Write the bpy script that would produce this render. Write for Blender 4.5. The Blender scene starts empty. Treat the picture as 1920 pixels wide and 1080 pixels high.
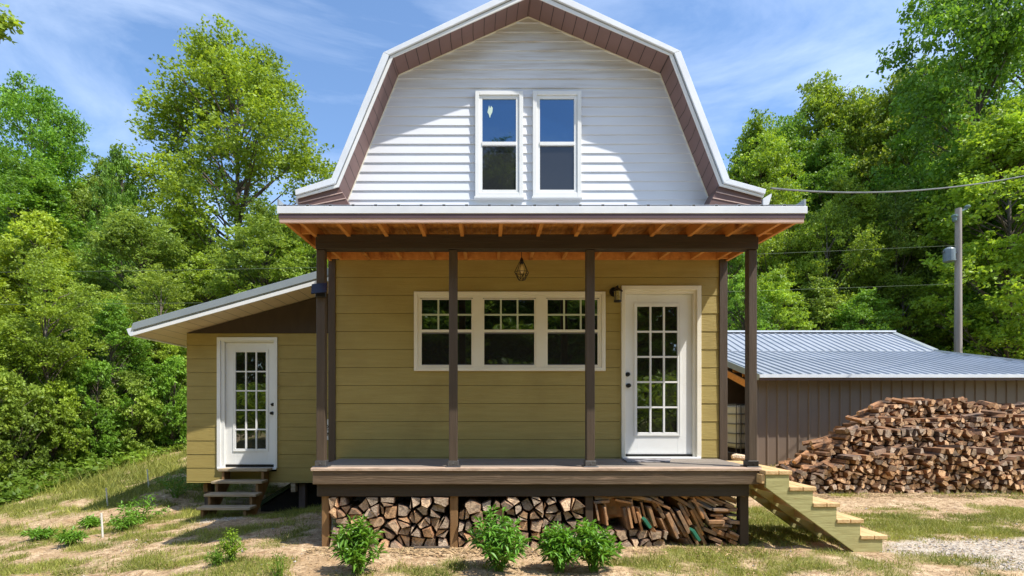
import bpy, math, random
import numpy as np
from mathutils import Vector
R = math.radians
SC = bpy.context.scene
COL = SC.collection
# ------------------------------------------------------------------ camera, sky, sun, exposure
F, CX, HY, D0, ZC = 962.0, 915.0, 770.0, 6.5, 1.472
cam_d = bpy.data.cameras.new('camera'); cam = bpy.data.objects.new('camera', cam_d); COL.objects.link(cam)
cam.location = (0, -D0, ZC); cam.rotation_euler = (R(90), 0, 0)
cam_d.sensor_width = 36; cam_d.lens = 36 * F / 1920
cam_d.shift_x = (960 - CX) / 1920; cam_d.shift_y = (HY - 540) / 1920
cam_d.clip_start = 0.05; cam_d.clip_end = 2000
SC.camera = cam
SUN = Vector((.444, -.276, .852)).normalized()
W = bpy.data.worlds.new('World'); SC.world = W; W.use_nodes = True
nt = W.node_tree; nt.nodes.clear()
def N(t, typ, **kw):
    n = t.nodes.new(typ)
    for k, v in kw.items(): setattr(n, k, v)
    return n
out = N(nt, 'ShaderNodeOutputWorld'); bg = N(nt, 'ShaderNodeBackground')
sky = N(nt, 'ShaderNodeTexSky', sky_type='NISHITA', sun_disc=False)
sky.sun_elevation = math.asin(SUN.z); sky.sun_rotation = math.atan2(SUN.x, SUN.y)
sky.air_density = 1.0; sky.dust_density = .6; sky.ozone_density = 2.2
tc = N(nt, 'ShaderNodeTexCoord'); mp = N(nt, 'ShaderNodeMapping'); mp.inputs['Scale'].default_value = (1.0, 2.6, 4.2)
mp.inputs['Rotation'].default_value = (.3, .35, .5)
nz = N(nt, 'ShaderNodeTexNoise'); nz.inputs['Scale'].default_value = 1.5; nz.inputs['Detail'].default_value = 9; nz.inputs['Roughness'].default_value = .6
nz.inputs['Distortion'].default_value = .5
cr = N(nt, 'ShaderNodeValToRGB'); cr.color_ramp.elements[0].position = .42; cr.color_ramp.elements[1].position = .92
cr.color_ramp.elements[1].color = (.62, .62, .62, 1)
mx = N(nt, 'ShaderNodeMix', data_type='RGBA'); mx.inputs[7].default_value = (6.2, 6.9, 8.0, 1)
L = nt.links.new
L(tc.outputs['Generated'], mp.inputs['Vector']); L(mp.outputs[0], nz.inputs['Vector']); L(nz.outputs['Fac'], cr.inputs['Fac'])
hsv = N(nt, 'ShaderNodeHueSaturation'); hsv.inputs['Saturation'].default_value = 1.08; hsv.inputs['Value'].default_value = 1.1
L(cr.outputs['Color'], mx.inputs[0]); L(sky.outputs[0], hsv.inputs['Color']); L(hsv.outputs[0], mx.inputs[6]); L(mx.outputs[2], bg.inputs['Color']); L(bg.outputs[0], out.inputs[0])
bg.inputs['Strength'].default_value = .143
sl = bpy.data.lights.new('sun', 'SUN'); sl.energy = 4.2; sl.angle = R(.55); sl.color = (1, .955, .88)
so = bpy.data.objects.new('sun', sl); COL.objects.link(so); so.rotation_euler = SUN.to_track_quat('Z', 'Y').to_euler()
SC.view_settings.view_transform = 'Standard'; SC.view_settings.look = 'None'; SC.view_settings.exposure = .74; SC.view_settings.gamma = 1
SC.render.engine = 'CYCLES'; SC.cycles.max_bounces = 8; SC.cycles.diffuse_bounces = 4; SC.cycles.transmission_bounces = 4
# ------------------------------------------------------------------ helpers
def P(px, py, d): return Vector(((px - CX) * d / F, d - D0, ZC - (py - HY) * d / F))
def XP(px, d): return (px - CX) * d / F
def ZP(py, d): return ZC - (py - HY) * d / F
def C(r, g, b):
    f = lambda c: (c / 255 / 12.92) if c <= 10 else ((c / 255 + .055) / 1.055) ** 2.4
    return (f(r), f(g), f(b), 1)
def mat(name, c1, c2=None, rough=.6, scale=(3, 3, 3), detail=5, lo=.3, hi=.7, bump=0, bscale=None, c3=None, s3=(1, 1, 1), lo3=.55, hi3=.7,
        spec=.4, metal=0, tint=0, tcol=None, coord='pos', stripes=None, island=0):
    """noise-mixed paint; tint = strength of per-vertex 'tint' brightness; stripes=(pitch, width, axis 'u') dark seams from uv"""
    m = bpy.data.materials.new(name); m.use_nodes = True; t = m.node_tree; L = t.links.new
    b = t.nodes['Principled BSDF']; b.inputs['Roughness'].default_value = rough; b.inputs['Metallic'].default_value = metal
    b.inputs['Specular IOR Level'].default_value = spec
    g = N(t, 'ShaderNodeNewGeometry')
    def noise(sc, det=detail):
        mpn = N(t, 'ShaderNodeMapping'); mpn.inputs['Scale'].default_value = sc
        L(g.outputs['Position'], mpn.inputs['Vector'])
        n = N(t, 'ShaderNodeTexNoise'); n.inputs['Scale'].default_value = 1; n.inputs['Detail'].default_value = det; n.inputs['Roughness'].default_value = .6
        L(mpn.outputs[0], n.inputs['Vector']); return n.outputs['Fac']
    def ramp(x, lo, hi):
        r = N(t, 'ShaderNodeMapRange'); r.inputs['From Min'].default_value = lo; r.inputs['From Max'].default_value = hi; L(x, r.inputs['Value']); return r.outputs[0]
    col = None
    c2 = c2 or tuple(c * .85 for c in c1[:3]) + (1,)
    mxn = N(t, 'ShaderNodeMix', data_type='RGBA'); mxn.inputs[6].default_value = c1; mxn.inputs[7].default_value = c2
    L(ramp(noise(scale), lo, hi), mxn.inputs[0]); col = mxn.outputs[2]
    if c3:
        m3 = N(t, 'ShaderNodeMix', data_type='RGBA'); m3.inputs[7].default_value = c3; L(col, m3.inputs[6])
        L(ramp(noise(s3), lo3, hi3), m3.inputs[0]); col = m3.outputs[2]
    if tint:
        a = N(t, 'ShaderNodeAttribute', attribute_name='tint')
        mt = N(t, 'ShaderNodeMix', data_type='RGBA', blend_type='MULTIPLY'); mt.inputs[0].default_value = tint
        L(col, mt.inputs[6]); L(a.outputs['Color'], mt.inputs[7]); col = mt.outputs[2]
    if stripes:
        pitch, wd, axis = stripes
        uv = N(t, 'ShaderNodeUVMap'); sp = N(t, 'ShaderNodeSeparateXYZ'); L(uv.outputs[0], sp.inputs[0])
        mo = N(t, 'ShaderNodeMath', operation='PINGPONG'); mo.inputs[1].default_value = pitch / 2; L(sp.outputs[axis], mo.inputs[0])
        lt = N(t, 'ShaderNodeMath', operation='LESS_THAN'); lt.inputs[1].default_value = wd / 2; L(mo.outputs[0], lt.inputs[0])
        ms = N(t, 'ShaderNodeMix', data_type='RGBA'); ms.inputs[7].default_value = tuple(c * .22 for c in c1[:3]) + (1,)
        L(lt.outputs[0], ms.inputs[0]); L(col, ms.inputs[6]); col = ms.outputs[2]
    L(col, b.inputs['Base Color'])
    if bump:
        bn = N(t, 'ShaderNodeBump'); bn.inputs['Strength'].default_value = bump; bn.inputs['Distance'].default_value = .02
        L(noise(bscale or scale, 6), bn.inputs['Height']); L(bn.outputs[0], b.inputs['Normal'])
    return m
def leafmat(name, c_dark, c_light, trans=.35, rough=.5):
    m = bpy.data.materials.new(name); m.use_nodes = True; t = m.node_tree; L = t.links.new; t.nodes.clear()
    o = N(t, 'ShaderNodeOutputMaterial'); g = N(t, 'ShaderNodeNewGeometry'); oi = N(t, 'ShaderNodeObjectInfo')
    n = N(t, 'ShaderNodeTexNoise'); n.inputs['Scale'].default_value = .7; n.inputs['Detail'].default_value = 4; L(g.outputs['Position'], n.inputs['Vector'])
    ad = N(t, 'ShaderNodeMath', operation='ADD'); mu = N(t, 'ShaderNodeMath', operation='MULTIPLY'); mu.inputs[1].default_value = .55
    at = N(t, 'ShaderNodeAttribute', attribute_name='tint')
    L(at.outputs['Fac'], mu.inputs[0]); L(mu.outputs[0], ad.inputs[0])
    mr = N(t, 'ShaderNodeMapRange'); mr.inputs['From Min'].default_value = .3; mr.inputs['From Max'].default_value = .7; mr.inputs['To Max'].default_value = .5
    L(n.outputs['Fac'], mr.inputs['Value']); L(mr.outputs[0], ad.inputs[1])
    mxn = N(t, 'ShaderNodeMix', data_type='RGBA'); mxn.inputs[6].default_value = c_dark; mxn.inputs[7].default_value = c_light; L(ad.outputs[0], mxn.inputs[0])
    mt = N(t, 'ShaderNodeMix', data_type='RGBA', blend_type='MULTIPLY'); mt.inputs[0].default_value = 1
    L(mxn.outputs[2], mt.inputs[6]); L(oi.outputs['Color'], mt.inputs[7])
    pb = N(t, 'ShaderNodeBsdfPrincipled'); pb.inputs['Roughness'].default_value = rough; pb.inputs['Specular IOR Level'].default_value = .35
    tr = N(t, 'ShaderNodeBsdfTranslucent'); ms = N(t, 'ShaderNodeMixShader'); ms.inputs[0].default_value = trans
    hs = N(t, 'ShaderNodeHueSaturation'); hs.inputs['Value'].default_value = 1.45; hs.inputs['Hue'].default_value = .487; hs.inputs['Saturation'].default_value = 1.05
    L(mt.outputs[2], pb.inputs['Base Color']); L(mt.outputs[2], hs.inputs['Color']); L(hs.outputs[0], tr.inputs['Color'])
    L(pb.outputs[0], ms.inputs[1]); L(tr.outputs[0], ms.inputs[2]); L(ms.outputs[0], o.inputs[0])
    return m
def glassmat(name, base, refl, gc=(.93,.97,1,1)):
    m = bpy.data.materials.new(name); m.use_nodes = True; t = m.node_tree; L = t.links.new
    b = t.nodes['Principled BSDF']; b.inputs['Base Color'].default_value = base; b.inputs['Roughness'].default_value = .02
    gl = N(t, 'ShaderNodeBsdfGlossy'); gl.inputs['Roughness'].default_value = .015; gl.inputs['Color'].default_value = gc
    lw = N(t, 'ShaderNodeFresnel'); lw.inputs[0].default_value = 1.45
    ad = N(t, 'ShaderNodeMath', operation='ADD'); ad.inputs[1].default_value = refl; ad.use_clamp = True
    g = N(t, 'ShaderNodeNewGeometry'); nn = N(t, 'ShaderNodeTexNoise'); nn.inputs['Scale'].default_value = 2.5; L(g.outputs['Position'], nn.inputs['Vector'])
    bn = N(t, 'ShaderNodeBump'); bn.inputs['Strength'].default_value = .12; bn.inputs['Distance'].default_value = .02; L(nn.outputs['Fac'], bn.inputs['Height']); L(bn.outputs[0], gl.inputs['Normal'])
    ms = N(t, 'ShaderNodeMixShader'); L(lw.outputs[0], ad.inputs[0]); L(ad.outputs[0], ms.inputs[0]); L(b.outputs[0], ms.inputs[1]); L(gl.outputs[0], ms.inputs[2])
    L(ms.outputs[0], t.nodes['Material Output'].inputs[0]); return m
class MB:
    def __init__(s): s.v = []; s.f = []; s.m = []; s.t = []; s.uv = {}; s.tint = 1.0
    def add(s, vs, fs, mi=0, uvs=None):
        o = len(s.v); s.v += [tuple(v) for v in vs]; s.t += [s.tint] * len(vs)
        for k, f in enumerate(fs):
            if uvs: s.uv[len(s.f)] = uvs[k]
            s.f.append(tuple(i + o for i in f)); s.m.append(mi)
    def box(s, x0, x1, y0, y1, z0, z1, mi=0):
        s.add([(x0,y0,z0),(x1,y0,z0),(x1,y1,z0),(x0,y1,z0),(x0,y0,z1),(x1,y0,z1),(x1,y1,z1),(x0,y1,z1)],
              [(0,3,2,1),(4,5,6,7),(0,1,5,4),(1,2,6,5),(2,3,7,6),(3,0,4,7)], mi); return s
    def prism(s, poly, y0, y1, mi=0, axis='y'):
        n = len(poly)
        if axis == 'y': a = [(p[0], y0, p[1]) for p in poly]; b = [(p[0], y1, p[1]) for p in poly]
        elif axis == 'x': a = [(y0, p[0], p[1]) for p in poly]; b = [(y1, p[0], p[1]) for p in poly]
        else: a = [(p[0], p[1], y0) for p in poly]; b = [(p[0], p[1], y1) for p in poly]
        s.add(a + b, [tuple(range(n)), tuple(range(2*n-1, n-1, -1))] + [(i, i+n, (i+1) % n + n, (i+1) % n) for i in range(n)], mi); return s
    def bar(s, p0, p1, w, h, mi=0, up=(0,0,1)):
        p0, p1 = Vector(p0), Vector(p1); d = (p1 - p0).normalized(); u = Vector(up); r = d.cross(u)
        if r.length < 1e-4: r = d.cross(Vector((0,1,0)))
        r.normalize(); u = r.cross(d)
        c = [(-w/2,-h/2),(w/2,-h/2),(w/2,h/2),(-w/2,h/2)]
        s.add([p + r*a + u*b for p in (p0, p1) for a, b in c], [(3,2,1,0),(4,5,6,7),(0,1,5,4),(1,2,6,5),(2,3,7,6),(3,0,4,7)], mi); return s
    def tube(s, pts, rad, n=8, mi=0, cap=True):
        pts = [Vector(p) for p in pts]; rad = rad if isinstance(rad, (list, tuple)) else [rad] * len(pts)
        vs = []; fs = []
        for i, p in enumerate(pts):
            d = (pts[min(i+1, len(pts)-1)] - pts[max(i-1, 0)]).normalized()
            r = d.cross(Vector((.12, .97, .2)) if abs(d.y) < .9 else Vector((1, 0, 0))).normalized(); u = r.cross(d)
            vs += [p + (r * math.cos(2*math.pi*k/n) + u * math.sin(2*math.pi*k/n)) * rad[i] for k in range(n)]
        for i in range(len(pts)-1):
            fs += [(i*n+k, i*n+(k+1) % n, (i+1)*n+(k+1) % n, (i+1)*n+k) for k in range(n)]
        if cap: fs += [tuple(range(n-1, -1, -1)), tuple(range((len(pts)-1)*n, len(pts)*n))]
        s.add(vs, fs, mi); return s
    def lathe(s, c, prof, n=16, mi=0):
        s.tube_prof = 0; vs = []; fs = []
        for (r, z) in prof: vs += [(c[0] + r*math.cos(2*math.pi*k/n), c[1] + r*math.sin(2*math.pi*k/n), c[2] + z) for k in range(n)]
        for i in range(len(prof)-1): fs += [(i*n+k, i*n+(k+1) % n, (i+1)*n+(k+1) % n, (i+1)*n+k) for k in range(n)]
        fs += [tuple(range(n-1, -1, -1)), tuple(range((len(prof)-1)*n, len(prof)*n))]
        s.add(vs, fs, mi); return s
    def build(s, name, mats, parent=None, bev=0, smooth=False, origin=None):
        me = bpy.data.meshes.new(name); o0 = Vector(origin) if origin else Vector((0,0,0))
        me.from_pydata([tuple(Vector(v) - o0) for v in s.v], [], s.f)
        for m in (mats if isinstance(mats, (list, tuple)) else [mats]): me.materials.append(m)
        me.polygons.foreach_set('material_index', s.m)
        a = me.attributes.new('tint', 'FLOAT_COLOR', 'POINT')
        tv = np.ones((len(s.v), 4), dtype=np.float32); tv[:, :3] = np.array([t if isinstance(t, tuple) else (t, t, t) for t in s.t], dtype=np.float32).reshape(-1, 3); a.data.foreach_set('color', tv.ravel())
        if s.uv:
            u = me.uv_layers.new(name='UVMap')
            for pi, uvs in s.uv.items():
                for li, q in zip(me.polygons[pi].loop_indices, uvs): u.data[li].uv = q
        if smooth: me.shade_smooth()
        ob = bpy.data.objects.new(name, me); COL.objects.link(ob); ob.location = o0
        if parent: 
            ob.parent = parent; ob.location = o0 - world_loc(parent)
        if bev:
            bm = ob.modifiers.new('bevel', 'BEVEL'); bm.width = bev; bm.segments = 1; bm.limit_method = 'ANGLE'
        return ob
def world_loc(o):
    l = Vector(o.location)
    while o.parent: o = o.parent; l += Vector(o.location)
    return l
def thing(name, label, cat, loc=(0,0,0), group=None):
    o = bpy.data.objects.new(name, None); o.empty_display_size = .2; COL.objects.link(o); o.location = loc
    o['label'] = label; o['category'] = cat
    if group: o['group'] = group
    return o
def tag(o, label=None, cat=None, group=None, kind=None):
    if label: o['label'] = label
    if cat: o['category'] = cat
    if group: o['group'] = group
    if kind: o['kind'] = kind
    return o
def fastmesh(name, V, nper, mats, tint=None, extra=None, midx=None):
    """V: (n*nper,3) array, each consecutive nper verts = one face (4 -> two triangles folded along 0-2)"""
    me = bpy.data.meshes.new(name); n = len(V) // nper
    me.vertices.add(len(V)); me.vertices.foreach_set('co', V.astype(np.float32).ravel())
    if nper == 4:
        b = np.arange(n) * 4; idx = np.stack([b, b+1, b+2, b, b+2, b+3], 1).ravel(); nf = 2*n; ls = np.arange(nf) * 3
    else: idx = np.arange(len(V)); nf = n; ls = np.arange(n) * 3
    me.loops.add(len(idx)); me.loops.foreach_set('vertex_index', idx.astype(np.int32))
    me.polygons.add(nf); me.polygons.foreach_set('loop_start', ls.astype(np.int32)); me.polygons.foreach_set('loop_total', np.full(nf, 3, dtype=np.int32))
    for m in (mats if isinstance(mats, (list, tuple)) else [mats]): me.materials.append(m)
    if tint is not None:
        a = me.attributes.new('tint', 'FLOAT_COLOR', 'POINT'); tv = np.ones((len(V), 4), dtype=np.float32); tv[:, :3] = np.repeat(tint, nper)[:, None]; a.data.foreach_set('color', tv.ravel())
    me.update(); me.validate(); return me
def vnoise(x, y, seed=0):
    x = np.asarray(x, float); y = np.asarray(y, float); xi = np.floor(x).astype(np.int64); yi = np.floor(y).astype(np.int64); fx = x - xi; fy = y - yi
    def h(a, b):
        v = np.sin(a * 127.1 + b * 311.7 + seed * 74.7) * 43758.5453; return v - np.floor(v)
    u = fx*fx*(3-2*fx); w = fy*fy*(3-2*fy)
    return (h(xi, yi)*(1-u) + h(xi+1, yi)*u)*(1-w) + (h(xi, yi+1)*(1-u) + h(xi+1, yi+1)*u)*w
def fbm(x, y, seed=0, o=4):
    r = 0; a = .5; t = 0
    for k in range(o): r = r + a*vnoise(x*2**k, y*2**k, seed+k); t += a; a *= .55
    return r / t
def sstep(a, b, x): t = np.clip((x-a)/(b-a), 0, 1); return t*t*(3-2*t)
# ------------------------------------------------------------------ materials
M = {}
M['vinyl'] = mat('white_vinyl', C(226,228,232), C(215,216,220), .45, (.6,.6,2), c3=C(166,146,112), s3=(1.0,1,17), lo3=.42, hi3=.75)
M['vinyl_dirty'] = None
M['white'] = mat('white_paint', C(232,232,230), C(222,221,216), .4, (2,2,2))
M['cream'] = mat('cream_trim', C(236,230,214), C(226,218,198), .45, (2,2,2), bump=.1, bscale=(3,3,60))
M['soffit'] = mat('brown_soffit', C(132,104,98), C(120,94,88), .5, (2,2,2), stripes=(.15, .010, 'X'))
M['soffit_cream'] = mat('cream_soffit', C(218,200,170), C(205,186,156), .5, (2,2,2), stripes=(.2, .008, 'X'))
M['brownbox'] = mat('brown_fascia', C(112,86,80), C(100,76,70), .45, (2,2,2))
M['olive'] = mat('olive_siding', C(168,149,86), C(153,134,73), .62, (1.5,1.5,26), detail=8, lo=.25, hi=.75, bump=.35, bscale=(6,6,140), c3=C(142,122,66), s3=(1,1,1.2), lo3=.5, hi3=.8)
M['brown'] = mat('brown_stain', C(82,68,54), C(70,57,44), .6, (22,22,2), bump=.3, bscale=(90,90,5))
M['brown_h'] = mat('brown_stain_board', C(108,90,70), C(90,73,56), .62, (2,14,22), bump=.4, bscale=(4,60,80), c3=C(150,122,98), s3=(3,3,22), lo3=.6, hi3=.78)
M['darkbeam'] = mat('dark_beam_stain', C(62,51,40), C(52,42,32), .6, (2,20,20), bump=.3, bscale=(4,60,60))
M['darkboard'] = mat('dark_brown_board', C(68,54,40), C(60,47,34), .7, (10,10,3))
M['rafter'] = mat('orange_rafter', C(206,144,74), C(180,116,54), .65, (16,2,16), bump=.2, c3=C(120,62,26), s3=(3,3,3), lo3=.6, hi3=.72)
M['osb'] = mat('orange_osb', C(208,146,70), C(160,100,42), .7, (26,9,26), detail=6, lo=.35, hi=.62, bump=.3)
M['pinkboard'] = mat('pale_fascia_board', C(206,178,164), C(186,156,144), .6, (3,10,30), bump=.3)
M['fasciametal'] = mat('brown_drip_metal', C(102,84,88), C(88,70,74), .4, (2,2,2))
M['galv'] = mat('pale_roof_metal', C(226,230,234), C(212,216,222), .42, (3,3,3))
M['galvgrey'] = mat('grey_flashing', C(160,168,170), C(148,156,160), .4, (2,2,2), metal=.25)
M['roofmetal'] = mat('shed_roof_metal', C(176,182,190), C(162,168,176), .4, (.6,.6,.6), metal=.3, c3=C(148,156,166), s3=(.5,2,2), lo3=.5, hi3=.75)
M['deck'] = mat('weathered_deck', C(142,132,120), C(110,100,90), .75, (2,26,26), bump=.4, bscale=(4,60,60))
M['nosing'] = mat('worn_deck_edge', C(196,172,150), C(150,126,108), .7, (5,20,20), bump=.4)  # paler than the deck: sunlight on the front strip put into its colour
M['greenwood'] = mat('treated_wood', C(178,172,118), C(160,152,100), .7, (4,4,30), detail=7, lo=.35, hi=.65, bump=.3, c3=C(150,128,80), s3=(9,9,50), lo3=.62, hi3=.72)
M['tread'] = mat('fresh_tread_wood', C(214,182,132), C(192,154,104), .7, (26,3,26), bump=.3, c3=C(170,126,78), s3=(3,3,3), lo3=.6, hi3=.72)
M['oldwood'] = mat('weathered_step_wood', C(176,160,134), C(140,122,96), .75, (3,26,26), bump=.4)
M['postwood'] = mat('brown_post_wood', C(150,116,76), C(120,88,54), .75, (22,22,2), bump=.4, bscale=(70,70,5))
M['pier'] = mat('grey_pier_wood', C(104,88,84), C(86,72,66), .8, (14,14,2), bump=.4)
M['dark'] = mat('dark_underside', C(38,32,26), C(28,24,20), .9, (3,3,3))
M['black'] = mat('black_metal', C(22,20,20), C(30,28,27), .4, (9,9,9))
M['plate'] = mat('galvanised_plate', C(120,120,122), C(90,90,94), .4, (30,30,30), metal=.7)
M['glass'] = glassmat('window_glass', (.006,.008,.007,1), .13)
M['glass_up'] = glassmat('upper_window_glass', (.004,.014,.04,1), .16, (.38,.68,1,1))
M['glass_door'] = glassmat('door_glass', (.014,.012,.010,1), .15)
M['screen'] = mat('insect_screen', C(44,46,44), C(36,38,36), .55, (4,4,4), c3=C(62,64,64), s3=(3,3,3), lo3=.45, hi3=.8)
M['screenframe'] = mat('grey_screen_frame', C(112,110,108), C(100,98,96), .45)
M['muntin'] = mat('pale_muntin', C(196,204,176), C(186,194,166), .5)
M['shedwall'] = mat('brown_metal_siding', C(122,106,92), C(110,95,82), .5, (1,1,.6), c3=C(128,118,108), s3=(5,5,3), lo3=.66, hi3=.8)
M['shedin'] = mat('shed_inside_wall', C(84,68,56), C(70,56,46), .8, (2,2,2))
M['timber'] = mat('fresh_timber', C(222,150,70), C(196,122,50), .7, (3,20,20), bump=.2)
M['plastic'] = mat('milky_plastic', C(206,200,184), C(188,182,166), .45)
M['solar'] = mat('solar_panel', C(30,34,54), C(26,30,48), .25, (20,20,20))
M['pole'] = mat('grey_pole_wood', C(170,160,152), C(140,130,122), .85, (9,9,.6), bump=.4, bscale=(30,30,2))
M['transf'] = mat('grey_transformer', C(120,132,138), C(100,112,118), .45)
M['insul'] = mat('grey_insulator', C(110,130,128), C(90,110,108), .4)
M['cable'] = mat('grey_cable', C(120,120,116), C(90,90,88), .5)
M['wire'] = mat('pale_wire', C(110,122,96), C(96,106,84), .5)
M['canopen'] = mat('dark_green_panel', C(62,78,48), C(50,64,38), .5, (3,3,3), bump=.1)
M['bark'] = mat('tree_bark', C(104,92,80), C(70,60,50), .9, (5,5,1.2), bump=.6, bscale=(16,16,3), c3=C(150,142,130), s3=(1.5,1.5,1), lo3=.55, hi3=.75)
M['logend'] = mat('cut_wood_end', C(238,212,178), C(192,162,132), .85, (44,8,44), detail=9, lo=.36, hi=.64, bump=.8, bscale=(90,20,90), c3=C(118,102,90), s3=(17,17,17), lo3=.5, hi3=.72, tint=1)
M['logside'] = mat('split_log_side', C(176,138,104), C(124,98,80), .9, (30,4,30), detail=6, bump=.6, c3=C(70,60,54), s3=(5,5,5), lo3=.5, hi3=.65, tint=1)
M['board'] = mat('scrap_board', C(194,150,106), C(142,110,82), .8, (14,14,14), detail=7, bump=.4, c3=C(120,112,104), s3=(4,4,4), lo3=.52, hi3=.66, tint=1)
M['boardgreen'] = mat('green_painted_board', C(46,120,92), C(40,100,80), .6, (14,14,14), c3=C(150,140,120), s3=(20,20,20), lo3=.62, hi3=.75)
M['mat_a'] = mat('doormat_fibre', C(150,146,146), C(96,92,94), .95, (9,30,9), detail=2, lo=.46, hi=.54, bump=.4)
M['stake'] = mat('white_stake', C(224,222,214), C(200,198,188), .7)
M['bulb'] = mat('warm_bulb_glass', C(220,180,110), C(230,200,140), .15, spec=.8)
M['pebble'] = mat('grey_pebble', C(196,188,180), C(150,142,134), .85, (11,11,11), tint=1)
M['straw'] = mat('dry_straw', C(206,178,134), C(160,128,90), .9, (9,9,9), tint=1)
M['grassm'] = leafmat('grass_blade', C(70,84,30), C(190,184,104), .3, .6)
M['leaf'] = leafmat('tree_leaf', C(46,76,24), C(164,188,74), .36)
M['leafshiny'] = leafmat('shrub_leaf', C(34,68,22), C(122,164,60), .2, .42)
# ------------------------------------------------------------------ terrain
def gh(x, y):
    x = np.asarray(x, float); y = np.asarray(y, float)
    left = sstep(-4.4, -6.0, x)
    h = -.085*np.clip(-x-2.5, 0, 12)*1.0 + left*.155*np.clip(y-1.6, 0, 16)
    h = h - .06*np.clip(-y-1.0, 0, 3)*left
    h = h - .16*np.exp(-((x+3.3)/.9)**2-((y-2.6)/1.2)**2)*1.0 - .05*sstep(-2.2,-3.4,x)*sstep(1.0,2.2,y)*sstep(-7,-5,x)
    h = h + .155*sstep(3, 6.2, y)*sstep(0, 3, x)
    h = h + .10*np.clip(y-12.5, 0, 60)*sstep(-6, 6, x)*1.3
    h = h + .05*np.clip(y-17, 0, 60)*(1-sstep(-6, 6, x))
    h = h + (fbm(x*.9, y*.9, 3)-.5)*.10*sstep(-1.9, -3.2, x) + (fbm(x*1.6, y*1.6, 9)-.5)*.05
    far = sstep(60, 140, np.hypot(x, y)); h = h + far*6
    return h
def masks(x, y):
    """green density and gravel density"""
    n = fbm(x*1.3+5, y*1.7, 11); n2 = fbm(x*3.6, y*4.2, 21)
    g = .40 + 0*x
    bl = lambda cx, cy, rx, ry, a: a*np.exp(-((x-cx)/rx)**2-((y-cy)/ry)**2)
    g = g + bl(5.0, .3, 1.5, .4, .42) + bl(7.5, .6, 1.6, .3, .3) + bl(2.3, -1.75, .9, .25, .42) + bl(3.0, .3, .7, 1.2, .5) + bl(3.7, -1.6, 1.0, .18, .32)
    g = g + bl(-3.2, -.2, 1.3, .8, .22) + bl(-5.2, 1.6, 1.2, .8, .5) + bl(-6, -.8, 1.5, .4, .2) + bl(-7.2, 1.0, 1, .5, .4) + bl(-9, 4, 4, 2, .45) + bl(-7, 5.5, 2.5, 2.0, .5)
    g = g - bl(4.8, 1.75, 4, .35, .7) - bl(8, 1.75, 4, .35, .7) - bl(-4.6, -.75, .9, .22, .7) - bl(-6.3, 2.2, 1.5, .35, .5) - bl(-.6, -1.4, 1.7, .4, .35) - bl(.2, -1.9, 2.2, .25, .1)
    g = np.where(np.hypot(x, y) > 14, .8, g)
    grv = bl(5.2, -1.0, 1.3, .38, 1.1) + bl(7.2, -1.0, 1.6, .5, 1.0) + bl(6.0, -1.7, 2.0, .3, .7) + bl(-3.9, .95, .5, .22, .9)
    grv = np.clip(grv*1.5 - .45 + (n2-.5)*1.5, 0, 1)
    g = np.clip((.4+(g-.4)*.8 + (n-.5)*2.2 + (n2-.5)*1.6)*1.1, 0, 1)*(1-grv*.85)
    return g, grv
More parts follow.
